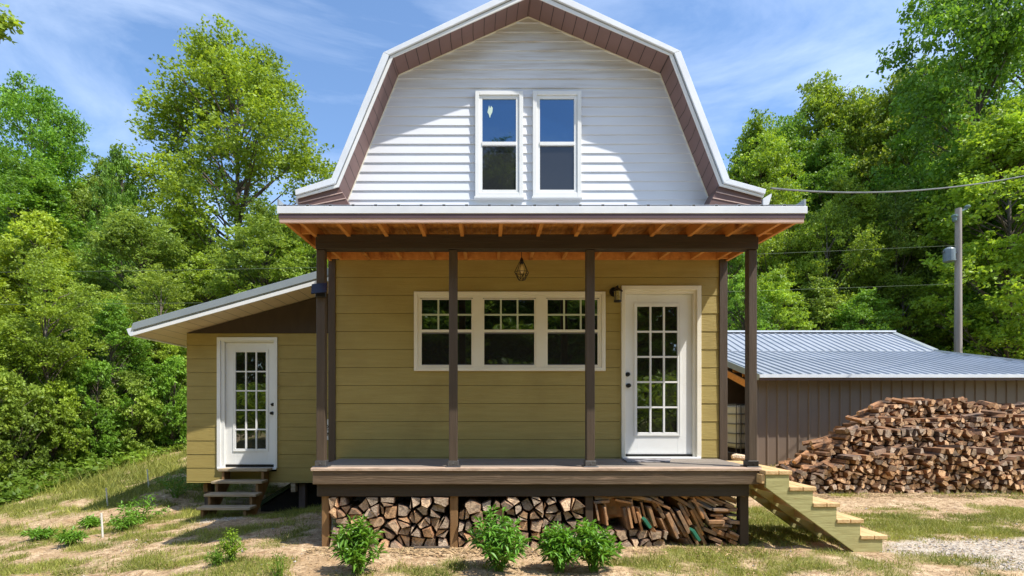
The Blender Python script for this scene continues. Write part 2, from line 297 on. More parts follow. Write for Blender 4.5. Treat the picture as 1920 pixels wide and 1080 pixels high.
def make_ground():
    xs = np.concatenate([[-300,-180,-110,-70,-50], np.arange(-40,-12,1.0), np.arange(-12,10,.11), np.arange(10,45,1.0), [50,70,110,180,300]])
    ys = np.concatenate([[-300,-150,-80,-40,-20,-12,-8,-5], np.arange(-3.5,5,.08), np.arange(5,15,.3), np.arange(15,60,1.5), [70,90,120,160,300]])
    X, Y = np.meshgrid(xs, ys); Z = gh(X, Y); nx, ny = len(xs), len(ys)
    near = (np.abs(X) < 12) & (Y < 6) & (Y > -4)
    Z = Z + near*((fbm(X*7, Y*7, 31, 3)-.5)*.055)
    V = np.stack([X, Y, Z], 2).reshape(-1, 3)
    i = np.arange((ny-1)*nx).reshape(ny-1, nx)[:, :-1].ravel()
    Fc = np.stack([i, i+1, i+nx+1, i+nx], 1)
    me = bpy.data.meshes.new('ground'); me.from_pydata(V.tolist(), [], Fc.tolist()); me.shade_smooth()
    g, gr = masks(X, Y); a = me.attributes.new('cover', 'FLOAT_COLOR', 'POINT')
    c = np.ones((nx*ny, 4), dtype=np.float32); c[:, 0] = g.ravel(); c[:, 1] = gr.ravel(); a.data.foreach_set('color', c.ravel())
    m = bpy.data.materials.new('earth'); m.use_nodes = True; t = m.node_tree; L = t.links.new; b = t.nodes['Principled BSDF']; b.inputs['Roughness'].default_value = .95; b.inputs['Specular IOR Level'].default_value = .1
    gg = N(t, 'ShaderNodeNewGeometry'); at = N(t, 'ShaderNodeAttribute', attribute_name='cover'); sp = N(t, 'ShaderNodeSeparateColor'); L(at.outputs['Color'], sp.inputs[0])
    def nz(s, d=6):
        n = N(t, 'ShaderNodeTexNoise'); n.inputs['Scale'].default_value = s; n.inputs['Detail'].default_value = d; n.inputs['Roughness'].default_value = .65; L(gg.outputs['Position'], n.inputs['Vector']); return n.outputs['Fac']
    def mxc(a, c1, c2, lo, hi):
        r = N(t, 'ShaderNodeMapRange'); r.inputs['From Min'].default_value = lo; r.inputs['From Max'].default_value = hi; L(a, r.inputs['Value'])
        k = N(t, 'ShaderNodeMix', data_type='RGBA'); L(r.outputs[0], k.inputs[0])
        for s_, c_ in ((6, c1), (7, c2)):
            if isinstance(c_, tuple): k.inputs[s_].default_value = c_
            else: L(c_, k.inputs[s_])
        return k.outputs[2]
    dirt = mxc(nz(11, 9), C(214,188,152), C(140,112,84), .38, .66)
    dirt = mxc(nz(1.7, 5), dirt, C(170,140,104), .45, .7)
    dirt = mxc(nz(70, 4), dirt, C(96,74,54), .54, .68)
    gras = mxc(nz(26, 7), C(150,142,84), C(84,92,40), .35, .65)
    col = mxc(sp.outputs[0], dirt, gras, .35, .85)
    grv = mxc(nz(45, 4), C(208,196,178), C(150,136,120), .4, .6)
    col = mxc(sp.outputs[1], col, grv, .15, .7)
    L(col, b.inputs['Base Color'])
    bn = N(t, 'ShaderNodeBump'); bn.inputs['Strength'].default_value = .8; bn.inputs['Distance'].default_value = .04; L(nz(24, 8), bn.inputs['Height']); L(bn.outputs[0], b.inputs['Normal'])
    me.materials.append(m)
    o = bpy.data.objects.new('ground', me); COL.objects.link(o); tag(o, kind='structure'); return o
make_ground()
# ------------------------------------------------------------------ house
PW = 148.0
house = thing('house', 'gambrel-roofed house with white gable, olive lower siding, front porch and side room', 'house', (.5, 0, .5))
def lap_wall(zs, xl, xr, y0, pitch, depth, zbase):
    """lap siding courses clipped to x limits given by functions of z"""
    mb = MB(); z = zbase
    brk = sorted(set(zs))
    while z < brk[-1] - 1e-4:
        z1 = min(z + pitch, brk[-1]); cuts = [z] + [q for q in brk if z + 1e-3 < q < z1 - 1e-3] + [z1]
        for a, b in zip(cuts[:-1], cuts[1:]):
            if b <= brk[0]: continue
            a = max(a, brk[0])
            ya = y0 - depth*(1 - .75*(a - z)/pitch); yb = y0 - depth*(1 - .75*(b - z)/pitch)
            mb.add([(xl(a), ya, a), (xr(a), ya, a), (xr(b), yb, b), (xl(b), yb, b)], [(0,1,2,3)])
            if abs(a - z) < 1e-6: mb.add([(xl(a), ya, a), (xr(a), ya, a), (xr(a), y0, a), (xl(a), y0, a)], [(3,2,1,0)])
        z = z1
    return mb
wall_in = [P(643,400,6.5), P(748,142,6.5), P(990,33,6.5), P(1237,140,6.5), P(1339,400,6.5)]
zb = ZP(455, 6.5)
def interp(p, q): return lambda z: p.x + (q.x - p.x)*(z - p.z)/(q.z - p.z)
a0, a1, a2, a3, a4 = wall_in
xl = lambda z: interp(a0, a1)(z) if z <= a1.z else interp(a1, a2)(z)
xr = lambda z: interp(a4, a3)(z) if z <= a3.z else interp(a3, a2)(z)
# dirty vinyl: grime collects as horizontal smears under the peak
m = M['vinyl']; t = m.node_tree
g_ = N(t, 'ShaderNodeNewGeometry'); sp_ = N(t, 'ShaderNodeSeparateXYZ'); t.links.new(g_.outputs['Position'], sp_.inputs[0])
rz = N(t, 'ShaderNodeMapRange'); rz.inputs['From Min'].default_value = 5.2; rz.inputs['From Max'].default_value = 6.3; rz.inputs['To Min'].default_value = .06; rz.inputs['To Max'].default_value = 1; t.links.new(sp_.outputs['Z'], rz.inputs['Value'])
mix3 = [n for n in t.nodes if n.type == 'MIX'][-1]
lk = [l for l in t.links if l.to_node == mix3 and l.to_socket == mix3.inputs[0]][0]; src = lk.from_socket
mm = N(t, 'ShaderNodeMath', operation='MULTIPLY'); t.links.new(src, mm.inputs[0]); t.links.new(rz.outputs[0], mm.inputs[1]); t.links.new(mm.outputs[0], mix3.inputs[0])
mb = lap_wall([zb, a0.z, a1.z, a3.z, a2.z - .01], xl, xr, -.004, .1176, .018, zb - .05)
mb.build('gable_siding', M['vinyl'], house)
# body behind
mb = MB(); mb.prism([(XP(617,6.5)+.06, .3), (XP(1362,6.5)-.06, .3), (XP(1362,6.5)-.06, 3.0), (xr(5.3)-.1, 5.3), (a2.x, a2.z-.1), (xl(5.3)+.1, 5.3), (XP(617,6.5)+.06, 3.0)], .11, 8)
mb.build('wall_core', M['dark'], house)
mb = MB()
for (p, q) in ((a0, a1), (a1, a2), (a2, a3), (a3, a4)):
    mb.bar((p.x, -.012, p.z), (q.x, -.012, q.z), .022, .024, up=(0,1,0))
mb.build('gable_edge_trim', M['cream'], house)
# siding olive
def olive_wall(name, x0, x1, y0, z0, z1, pitch, zline, holes, par):
    mb = MB(); rnd = random.Random(4); z = zline
    while z > z0: z -= pitch
    while z < z1 - .01:
        za, zc = max(z, z0), min(z + pitch, z1); segs = [(x0, x1, za, zc)]
        for (hx0, hx1, hz0, hz1) in holes:
            ns = []
            for (sa, sb, sza, szc) in segs:
                if szc <= hz0 or sza >= hz1 or sb <= hx0 or sa >= hx1: ns.append((sa, sb, sza, szc)); continue
                if sa < hx0: ns.append((sa, hx0, sza, szc))
                if sb > hx1: ns.append((hx1, sb, sza, szc))
                if sza < hz0: ns.append((max(sa,hx0), min(sb,hx1), sza, hz0))
                if szc > hz1: ns.append((max(sa,hx0), min(sb,hx1), hz1, szc))
            segs = ns
        j = rnd.uniform(-.0015, .0015)
        for (sa, sb, sza, szc) in segs:
            gb = .0022 if sza == za else 0; top = szc - (.0022 if szc == zc else 0)
            mb.add([(sa, y0-.016+j, sza+gb), (sb, y0-.016+j, sza+gb), (sb, y0-.010+j, top), (sa, y0-.010+j, top), (sa, y0+.01, sza+gb), (sb, y0+.01, sza+gb), (sb, y0+.01, top), (sa, y0+.01, top)],
                   [(0,1,2,3), (4,5,1,0), (3,2,6,7), (1,5,6,2), (4,0,3,7)])
        z += pitch
    return mb.build(name, M['olive'], par)
hw = (XP(777,6.5)+.02, XP(1134,6.5)-.02, ZP(696,6.5)+.02, ZP(548,6.5)-.02)
hd = (XP(1164,6.5)+.02, XP(1312.5,6.5)-.02, ZP(870,6.5), ZP(537,6.5)-.02)
olive_wall('siding', XP(629,6.5), XP(1348,6.5), 0, ZP(866,6.5), ZP(486,6.5), .2277, ZP(756.7,6.5), [hw, hd], house)
for (xa, xb) in ((617, 630), (1347, 1362)):
    MB().box(XP(xa,6.5), XP(xb,6.5), -.035, .09, ZP(900,6.5), ZP(480,6.5)).build('corner_trim', M['brown'], house, bev=.004)
MB().box(XP(617,6.5), XP(617,6.5)+.05, .09, 8, .5, 3.75).build('side_siding', M['olive'], house)
MB().box(XP(1362,6.5)-.05, XP(1362,6.5), .09, 8, .5, 3.75).build('side_siding', M['olive'], house)
# ---- gambrel roof
DG = 6.155; yg = DG - D0
outer = [P(554,357,DG), P(622,335,DG), P(719,100,DG), P(997,-33,DG), P(1275,97,DG), P(1367,337,DG), P(1435,356,DG)]
mid = [P(555,367,DG), P(629,345,DG), P(730,104.5,DG), P(996.5,-19,DG), P(1263,101,DG), P(1356,344,DG), P(1433,365,DG)]
inner = [P(556,372,DG), P(635,350,DG), P(737,107,DG), P(996,-8,DG), P(1255.5,103.5,DG), P(1350,348,DG), P(1431,370,DG)]
roof = MB()
for i in range(6):
    a, b, c, d = outer[i], outer[i+1], mid[i+1], mid[i]
    roof.prism([(a.x, a.z), (b.x, b.z), (c.x, c.z), (d.x, d.z)], yg + .02, 8.3)
roof_o = roof.build('roof', M['galvgrey'], house)
rk = MB(); rk2 = MB()
for i in range(6):
    a, b, c, d = outer[i], outer[i+1], mid[i+1], mid[i]
    rk.prism([(a.x, a.z), (b.x, b.z), (c.x, c.z), (d.x, d.z)], yg - .02, yg + .018)
    a, b, c, d = mid[i], mid[i+1], inner[i+1], inner[i]
    k = .25
    a2_, b2_ = a.lerp(d, k), b.lerp(c, k)
    rk2.prism([(a2_.x, a2_.z), (b2_.x, b2_.z), (c.x, c.z), (d.x, d.z)], yg + .0, yg + .017)
rk.build('rake_flashing', M['galv'], roof_o, bev=.004); rk2.build('rake_trim', M['white'], roof_o)
# soffit between fascia and wall
sf = MB()
wpts = [None, P(650,383,6.5), a1, a2, a3, P(1332,383,6.5)]
def sq(p, q, wp, wq):
    Ls = math.hypot(q.x-p.x, q.z-p.z)
    sf.add([(p.x, yg+.01, p.z), (q.x, yg+.01, q.z), (wq.x, 0, wq.z), (wp.x, 0, wp.z)], [(0,1,2,3)], uvs=[[(0,0),(Ls,0),(Ls,.35),(0,.35)]])
for i in range(1, 5):
    sq(inner[i], inner[i+1], wpts[i], wpts[i+1])
sf.build('soffit', M['soffit'], house)
kx = MB()
for s_ in (0, 1):
    if s_ == 0: pl = [P(556,371,DG), P(635,349,DG), P(654,383,DG), P(646,398,DG), P(562,398,DG)]
    else: pl = [P(1431,369,DG), P(1350,347,DG), P(1331,383,DG), P(1340,398,DG), P(1429,398,DG)]
    kx = MB(); kx.prism([(p.x, p.z) for p in pl], yg + .03, 8.2); ko = kx.build('eave_box', M['brownbox'], house)
    ln = MB()
    for k in (.3, .62):
        p = pl[0].lerp(pl[4], k) ; q = pl[1].lerp(pl[2] if s_ else pl[2], k)
        ln.bar((p.x, yg+.026, p.z), (q.x, yg+.026, q.z), .010, .006, up=(0,1,0))
    ln.build('eave_seam', M['pinkboard'], ko)
gx = MB(); p = P(1431,372,DG)
gx.prism([(p.x, p.z), (p.x+.10, p.z+.06), (p.x+.10, p.z+.03), (p.x+.07, p.z-.07), (p.x, p.z-.09)], yg, 8.2); gx.build('gutter', M['galv'], house)
gx = MB(); p = P(556,372,DG)
gx.prism([(p.x, p.z), (p.x-.03, p.z+.03), (p.x-.03, p.z-.03), (p.x, p.z-.06)], yg+.05, 8.2); gx.build('gutter', M['galv'], house)
# ---- windows
def sash_window(px0, px1, pz0, pz1, d, glass, kind, par):
    """coordinates in photo pixels at depth d; kind 'porch' or 'gable'"""
    y = d - D0; X = lambda p: XP(p, d); Z = lambda p: ZP(p, d)
    if kind == 'gable':
        fr = MB(); x0, x1, z0, z1 = X(px0), X(px1), Z(pz1), Z(pz0)
        cw = .052
        def ring(a, b, c, e, w, ya, yb): fr.box(a, a+w, ya, yb, c, e); fr.box(b-w, b, ya, yb, c, e); fr.box(a+w, b-w, ya, yb, e-w, e); fr.box(a+w, b-w, ya, yb, c, c+w)
        ring(x0, x1, z0, z1, .05, y-.045, y); ring(x0+.05, x1-.05, z0+.05, z1-.05, .04, y-.03, y)
        zr = Z(272); fr.box(x0+.085, x1-.085, y-.04, y, zr-.02, zr+.022)
        w = fr.build('window', M['white'], par, bev=.003)
        MB().box(x0+.088, x1-.088, y-.012, y-.004, zr+.02, z1-.088).build('pane', glass, w)
        MB().box(x0+.088, x1-.088, y-.012, y-.004, z0+.088, zr-.02).build('screen', M['screen2'], w)
        sc = MB(); sc.box(x0-.012, x1+.012, y-.055, y, z0-.02, z0-.002); sc.build('sill', M['white'], w)
    else:
        fr = MB(); x0, x1 = X(px0), X(px1); zt, zm0, zm1, zb_ = Z(562), Z(618.5), Z(623.5), Z(689)
        fr.box(x0-.02, x1+.02, y-.022, y, zm1, zm0)
        fr.box(x0-.02, x0, y-.02, y, zb_, zt+.01); fr.box(x1, x1+.02, y-.02, y, zb_, zt+.01); fr.box(x0, x1, y-.02, y, zt, zt+.012); fr.box(x0-.02, x1+.02, y-.02, y, zb_-.012, zb_)
        w = fr.build('window', M['cream'], par)
        MB().box(x0, x1, y+.004, y+.01, zm0, zt).build('pane', glass, w)
        mu = MB(); wd = x1-x0
        for k in (1, 2): mu.box(x0+wd*k/3-.011, x0+wd*k/3+.011, y-.004, y+.003, zm0, zt)
        zc_ = (zm0+zt)/2
        for k in range(3): mu.box(x0+wd*k/3+(.011 if k else 0), x0+wd*(k+1)/3-(.011 if k < 2 else 0), y-.004, y+.003, zc_-.011, zc_+.011)
        mu.build('muntin_grid', M['muntin'], w)
        MB().box(x0, x1, y+.0, y+.006, zb_+.03, zm1).build('screen', glass_s, w)
        sf_ = MB(); sf_.box(x0-.018, x0, y-.016, y-.0, zb_, zm1-.004); sf_.box(x1, x1+.018, y-.016, y, zb_, zm1-.004); sf_.box(x0, x1, y-.016, y, zb_, zb_+.04); sf_.box(x0, x1, y-.016, y, zm1-.016, zm1-.004)
        for v in range(0): pass
        sf_.build('screen_frame', M['screenframe'], w)
    return w
glass_s = glassmat('screened_glass', (.016,.017,.015,1), .02)
M['screen2'] = glassmat('upper_screen', (.022,.023,.026,1), -.012)
cs = MB(); X = lambda p: XP(p, 6.5); Z = lambda p: ZP(p, 6.5)
def casing(mb, x0, x1, z0, z1, wl, y0, y1, bottom=True):
    mb.box(x0, x0+wl, y0, y1, z0, z1); mb.box(x1-wl, x1, y0, y1, z0, z1); mb.box(x0+wl, x1-wl, y0, y1, z1-wl, z1)
    if bottom: mb.box(x0+wl, x1-wl, y0, y1, z0, z0+wl)
casing(cs, X(777), X(1134), Z(696), Z(548), .045, -.045, 0)
casing(cs, X(777)+.0455, X(1134)-.0455, Z(696)+.0455, Z(548)-.0455, .03, -.030, 0)
for a_, b_ in ((887, 905.5), (1004.5, 1023.5)): cs.box(X(a_), X(b_), -.034, 0, Z(696)+.046, Z(548)-.046)
cs.build('window_casing', M['cream'], house, bev=.003)
for (a_, b_) in ((791, 884), (908, 1001.5), (1026.5, 1120)): sash_window(a_, b_, 0, 0, 6.495, M['glass'], 'porch', house)
MB().box(X(784), X(1127), .02, .03, Z(690), Z(555)).build('window_backing', M['dark'], house)
w1 = sash_window(891, 980.5, 174, 371, 6.48, M['glass_up'], 'gable', house)
w2 = sash_window(998.5, 1089, 174, 371, 6.48, M['glass_up'], 'gable', house)
st = MB(); pts = [(914,210),(917,197),(919,203),(921,198),(924,202),(923,210),(920,216),(918.5,221),(916.5,214)]
st.prism([(XP(a, 6.46), ZP(b, 6.46)) for a, b in pts], -.036, -.034); st.build('sticker', mat('torn_sticker', C(206,220,204), C(186,206,190), .7), w1)
# ---- doors
def door(px, d, glass, knob_left, lines, par, warm):
    y = d - D0; X = lambda p: XP(p, d); Z = lambda p: ZP(p, d)
    (ox0, ox1, oy0, oy1), (sx0, sx1, sy0, sy1), (lx0, lx1, ly0, ly1), (gx0, gx1, gy0, gy1) = px
    rc = .05
    cas = MB(); wl = X(sx0)-X(ox0); wr = X(ox1)-X(sx1); wt = Z(oy0)-Z(sy0); z0 = Z(oy1)
    cw = .055
    cas.box(X(ox0), X(ox0)+min(wl, cw), y-.045, y+.06, z0, Z(oy0)); cas.box(X(ox1)-cw, X(ox1), y-.045, y+.06, z0, Z(oy0)); cas.box(X(ox0)+min(wl,cw), X(ox1)-cw, y-.045, y+.06, Z(oy0)-cw, Z(oy0))
    cas.box(X(ox0)+min(wl,cw), X(sx0)+.012, y-.02, y+.06, z0, Z(oy0)-cw); cas.box(X(sx1)-.0, X(ox1)-cw, y-.02, y+.06, z0, Z(oy0)-cw); cas.box(X(sx0)+.012, X(sx1), y-.02, y+.06, Z(sy0), Z(oy0)-cw)
    cas.build('door_casing', M['cream'] if warm else M['white'], par, bev=.003)
    ys = y + .025; sl = MB(); x0, x1, z1, z2 = X(sx0)+.014, X(sx1)-.002, Z(sy1)+.004, Z(sy0)-.004
    sl.box(x0, X(gx0), ys, ys+.04, z1, z2); sl.box(X(gx1), x1, ys, ys+.04, z1, z2); sl.box(X(gx0), X(gx1), ys, ys+.04, z1, Z(gy1)); sl.box(X(gx0), X(gx1), ys, ys+.04, Z(gy0), z2)
    dr = sl.build('door', M['white'], par, bev=.002)
    fr = MB(); casing(fr, X(lx0), X(lx1), Z(ly1), Z(ly0), .012, ys-.012, ys-.0005); casing(fr, X(lx0)+.0125, X(lx1)-.0125, Z(ly1)+.0125, Z(ly0)-.0125, max(.012, X(gx0)-X(lx0)-.0125), ys-.008, ys-.0005)
    fr.build('glazing_frame', M['white'], dr)
    MB().box(X(gx0), X(gx1), ys+.012, ys+.02, Z(gy1), Z(gy0)).build('pane', glass, dr)
    mu = MB(); wd = X(gx1)-X(gx0); hh = Z(gy0)-Z(gy1)
    for k in (1, 2): mu.box(X(gx0)+wd*k/3-.011, X(gx0)+wd*k/3+.011, ys-.006, ys+.0115, Z(gy1), Z(gy0))
    for r in range(1, 5):
        zz = Z(gy1)+hh*r/5
        for k in range(3): mu.box(X(gx0)+wd*k/3+(.011 if k else 0), X(gx0)+wd*(k+1)/3-(.011 if k < 2 else 0), ys-.006, ys+.0115, zz-.011, zz+.011)
    mu.build('muntin_grid', M['white'], dr)
    MB().box(x0, x1, ys-.012, ys+.06, z0+.012, z1-.001).build('door_sweep', M['black'], dr)
    MB().box(X(ox0)+.01, X(ox1)-.01, y-.06, y+.06, z0-.02, z0+.011).build('threshold', M['white'], par, bev=.003)
    for (kx_, ky_, r_, nm) in lines:
        k = MB(); c = P(kx_, ky_, ys + D0)
        k.tube([(c.x, ys, c.z), (c.x, ys-.012, c.z)], .028, 16)
        k.tube([(c.x, ys-.011, c.z), (c.x, ys-.035, c.z), (c.x, ys-.04, c.z), (c.x, ys-.055, c.z), (c.x, ys-.062, c.z)], [.012, .012, r_, r_, r_*.6], 16)
        k.build(nm, M['black'], dr, smooth=False)
door(((1164,1312.5,537,858),(1170.5,1299,550.5,852.5),(1190,1277,568,817),(1195.3,1271.6,574,811)), 6.5, M['glass_door'], True,
     [(1176.5,702,.022,'deadbolt'), (1177.5,723,.026,'door_knob')], house, True)
DL = 8.51; yl = DL - D0
# ---- side room (lean-to)
XL = lambda p: XP(p, DL); ZL = lambda p: ZP(p, DL)
olive_wall('side_room_siding', XL(351), -2.0, yl, ZL(905), ZL(625), .2258, ZL(673), [(XL(409)+.02, XL(521.5)-.02, ZL(884), ZL(633)-.02)], house)
sl_m, sl_c = .279, 2.672 + ZC
sz = lambda x: sl_c + sl_m*x
MB().prism([(XL(351), ZL(625)+.002), (-2.0, ZL(625)+.002), (-2.0, sz(-2.0)), (XL(351), sz(XL(351)))], yl-.022, yl+.02).build('side_room_gable_board', M['darkboard'], house)
MB().box(XL(351)+.021, -2.02, yl+.10, 5.0, ZL(905)+.02, ZL(640)).build('side_room_core', M['dark'], house)
MB().box(XL(351), XL(351)+.02, yl+.012, 5.0, ZL(905), sz(XL(351))).build('side_room_end_wall', M['olive'], house)
door(((409,521.5,633,877.5),(420.5,515,641,871.5),(436,502,654.4,846.5),(440.4,498.7,660,841.7)), DL, M['glass_door'], False,
     [(512,758.4,.020,'deadbolt'), (511,774.7,.025,'door_knob')], house, False)
yr = 7.86 - D0; xe = -5.445
sr = MB(); th = .17
sr.prism([(xe, sz(xe)+.03), (-2.02, sz(-2.02)+.03), (-2.02, sz(-2.02)+th+.01), (xe, sz(xe)+th+.01)], yr+.03, 5.3)
sro = sr.build('side_room_roof', M['galvgrey'], house)
fl = MB(); fl.prism([(xe-.03, sz(xe)+.075), (-2.02, sz(-2.02)+.085), (-2.02, sz(-2.02)+th+.03), (xe+.0, sz(xe)+th+.02)], yr, yr+.028); fl.build('rake_flashing', M['galvgrey'], sro, bev=.004)
fl = MB(); fl.prism([(xe, sz(xe)), (-2.02, sz(-2.02)), (-2.02, sz(-2.02)+.06), (xe, sz(xe)+.05)], yr+.008, yr+.03); fl.build('rake_trim', M['white'], sro)
fl = MB(); fl.prism([(xe-.1, sz(xe)+.10), (xe, sz(xe)+.13), (xe, sz(xe)+.0), (xe-.04, sz(xe)-.01), (xe-.07, sz(xe)+.02)], yr+.01, 5.3); fl.build('eave_gutter', M['galv'], sro)
Ls = math.hypot(-2.02-xe, (-2.02-xe)*sl_m)
sfm = MB(); sfm.add([(xe, yr+.03, sz(xe)+.012), (-2.02, yr+.03, sz(-2.02)+.012), (-2.02, 5.2, sz(-2.02)+.012), (xe, 5.2, sz(xe)+.012)], [(3,2,1,0)], uvs=[[(0,4),(Ls,4),(Ls,0),(0,0)]])
sfm.build('side_room_soffit', M['soffit_cream'], sro)
# underpinning of the side room
fp = lambda x0, x1, y0, y1, d, nm, mt: MB().box(XP(x0, d), XP(x1, d), d-D0, d-D0+.12, ZP(y1, d)-(.3 if nm == 'pier' else 0), ZP(y0, d)).build(nm, M[mt], house, bev=.006)
fp(560, 572, 906, 962, 8.6, 'pier', 'pier'); fp(545, 553.5, 906, 923, 8.5, 'joist_block', 'oldwood'); fp(381, 389, 906, 922, 8.65, 'joist_block', 'postwood'); fp(383, 396, 906, 925, 8.9, 'pier', 'pier')
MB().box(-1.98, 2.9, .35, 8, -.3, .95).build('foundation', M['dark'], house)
MB().box(XL(351)+.05, -2.0, yl+.03, 5.0, ZL(905)-.0, ZL(905)+.019).build('side_room_floor', M['darkboard'], house)
# ---- porch
DP = 5.508; yp = DP - D0; XQ = lambda p: XP(p, DP); ZQ = lambda p: ZP(p, DP)
deckz = .864
dk = MB(); y = -1.08; rnd = random.Random(2)
while y < -.03:
    y1 = min(y + .138, -.012); dk.box(-1.876, 2.896, y + (0 if y > -1.07 else 0), y1-.006, deckz-.032+rnd.uniform(0,.001), deckz+rnd.uniform(-.002,.002), 1 if y < -1.07 else 0); y += .138
dko = dk.build('porch_deck', [M['deck'], M['nosing']], house, bev=.004)
MB().box(-1.862, 2.882, -1.062, -1.022, .689, deckz-.034).build('deck_fascia', M['brown_h'], dko, bev=.006)
MB().box(-1.862, -1.822, -1.02, -.02, .689, deckz-.034).build('deck_fascia', M['brown_h'], dko, bev=.006)
MB().box(2.842, 2.882, -1.02, -.02, .689, deckz-.034).build('deck_fascia', M['brown_h'], dko, bev=.006)
MB().box(XP(594,5.5), XP(1405,5.5), -1.0, -.92, ZP(931,5.5), .687).build('deck_beam', M['darkbeam'], dko, bev=.005)
jm = MB()
for k in range(12): jm.box(-1.8+.41*k, -1.76+.41*k, -.91, -.03, .70, deckz-.034)
jm.build('deck_joists', M['darkboard'], dko)
for (a_, b_) in ((603, 617), (843.5, 858.5), (1097.5, 1112), (1388, 1404)):
    d = 5.535; MB().box(XP(a_, d), XP(b_, d), d-D0, d-D0+.09, -.12, ZP(929, d)-.0).build('deck_post', M['postwood'] if a_ < 1000 else M['darkboard'], dko, bev=.005)
px_posts = [XQ(600.8), -.375, 1.1025, 2.845]; beamb, beamt = ZQ(468), ZQ(440)
for i, xc in enumerate(px_posts):
    h = .0447
    po = MB().box(xc-h, xc+h, yp, yp+.089, deckz+.055, beamb).build('porch_post', M['brown'], house, bev=.005)
    pb = MB(); pb.box(xc-h-.012, xc+h+.012, yp-.012, yp+.101, deckz+.012, deckz+.07); pb.box(xc-h-.035, xc+h+.035, yp-.03, yp+.12, deckz+.002, deckz+.011)
    pb.tube([(xc, yp-.012, deckz+.04), (xc, yp-.018, deckz+.04)], .008, 8)
    pb.build('post_base', M['plate'] if i < 3 else M['black'], po, bev=.002)
MB().box(XQ(592.5), XQ(1421), yp-.015, yp+.022, beamb+.004, beamt).build('porch_beam', M['darkbeam'], house, bev=.004)
MB().box(XQ(593.5), XQ(1420), yp+.0225, yp+.089, beamb, beamt-.002).build('porch_beam', M['darkbeam'], house, bev=.004)
# rafters
DR = 4.924; yf = DR - D0; zr0, zr1 = ZC+1.845, ZC+1.90
rz_ = lambda y: zr0 + (zr1-zr0)*(y-yf)/(-yf)
pr = MB()
xa, xb = -2.0, 3.03
def slab(mb, x0, x1, y0, y1, lo, hi, mi=0):
    mb.add([(x0,y0,rz_(y0)+lo),(x1,y0,rz_(y0)+lo),(x1,y1,rz_(y1)+lo),(x0,y1,rz_(y1)+lo),(x0,y0,rz_(y0)+hi),(x1,y0,rz_(y0)+hi),(x1,y1,rz_(y1)+hi),(x0,y1,rz_(y1)+hi)],
           [(0,3,2,1),(4,5,6,7),(0,1,5,4),(1,2,6,5),(2,3,7,6),(3,0,4,7)], mi)
slab(pr, xa, xb, yf+.03, -.02, .112, .126)
pro = pr.build('porch_roof', M['osb'], house)
rf = MB()
xs_r = [-1.85] + [-1.49+.405*k for k in range(11)] + [2.89]
for x in xs_r: rb = MB(); slab(rb, x-.019, x+.019, yf+.032, -.022, 0, .111); rb.build('rafter', M['rafter'], pro)
for x0, x1 in ((xa, xa+.035), (xb-.035, xb)): rb = MB(); slab(rb, x0, x1, yf+.032, -.022, -.012, .111); rb.build('barge_rafter', M['rafter'], pro)
bk = MB()
for y in (-1.48, -1.1, -.62, -.1):
    for x0, x1 in ((xa+.036, -1.87), (2.91, xb-.036)):
        slab(bk, x0, x1, y-.018, y+.018, .0, .110)
slab(bk, -1.83, 2.87, -.058, -.022, .0, .108)
bk.build('blocking', M['rafter'], pro)
MB().box(xa-.004, xb+.004, yf, yf+.028, ZP(417.5,DR), ZP(396,DR)).build('fascia_board', M['pinkboard'], pro, bev=.003)
MB().box(xa-.008, xb+.008, yf-.005, yf-.001, ZP(409.5,DR), ZP(398.5,DR)).build('drip_metal', M['fasciametal'], pro)
wf = MB(); wf.box(xa-.022, xb+.03, yf-.013, yf-.006, ZP(401,DR), ZP(387.2,DR)); wf.box(xa-.022, xb+.03, yf-.006, yf+.12, ZP(389.5,DR), ZP(387.2,DR)); wo = wf.build('eave_flashing', M['galv'], pro, bev=.003)
MB().box(xa-.022, xa-.005, yf, -.02, rz_(yf)+.07, rz_(0)+.13).build('side_flashing', M['galvgrey'], pro)
MB().box(xb+.005, xb+.022, yf, -.02, rz_(yf)+.07, rz_(0)+.13).build('side_flashing', M['galvgrey'], pro)
ms = MB(); slab(ms, xa-.01, xb+.01, yf-.0, -.02, .127, .131)
zt_ = ZP(387.2, DR)
x = xa+.05
while x < xb:
    for (w_, h_) in ((.028, .026),):
        y0, y1 = yf+.0, -.02; b0, b1 = zt_-.004, zt_+.05
        ms.add([(x-w_,y0,b0),(x+w_,y0,b0),(x+w_*.45,y0,b0+h_),(x-w_*.45,y0,b0+h_),(x-w_,y1,b1),(x+w_,y1,b1),(x+w_*.45,y1,b1+h_),(x-w_*.45,y1,b1+h_)],
               [(0,1,2,3),(1,5,6,2),(2,6,7,3),(3,7,4,0),(5,4,7,6)])
        ms.add([(x-w_*.7,y0-.002,b0+.004),(x+w_*.7,y0-.002,b0+.004),(x+w_*.35,y0-.002,b0+h_-.005),(x-w_*.35,y0-.002,b0+h_-.005)], [(0,1,2,3)], 1)
    x += .218
ms.build('metal_roofing', [M['roofmetal'], M['dark']], pro)
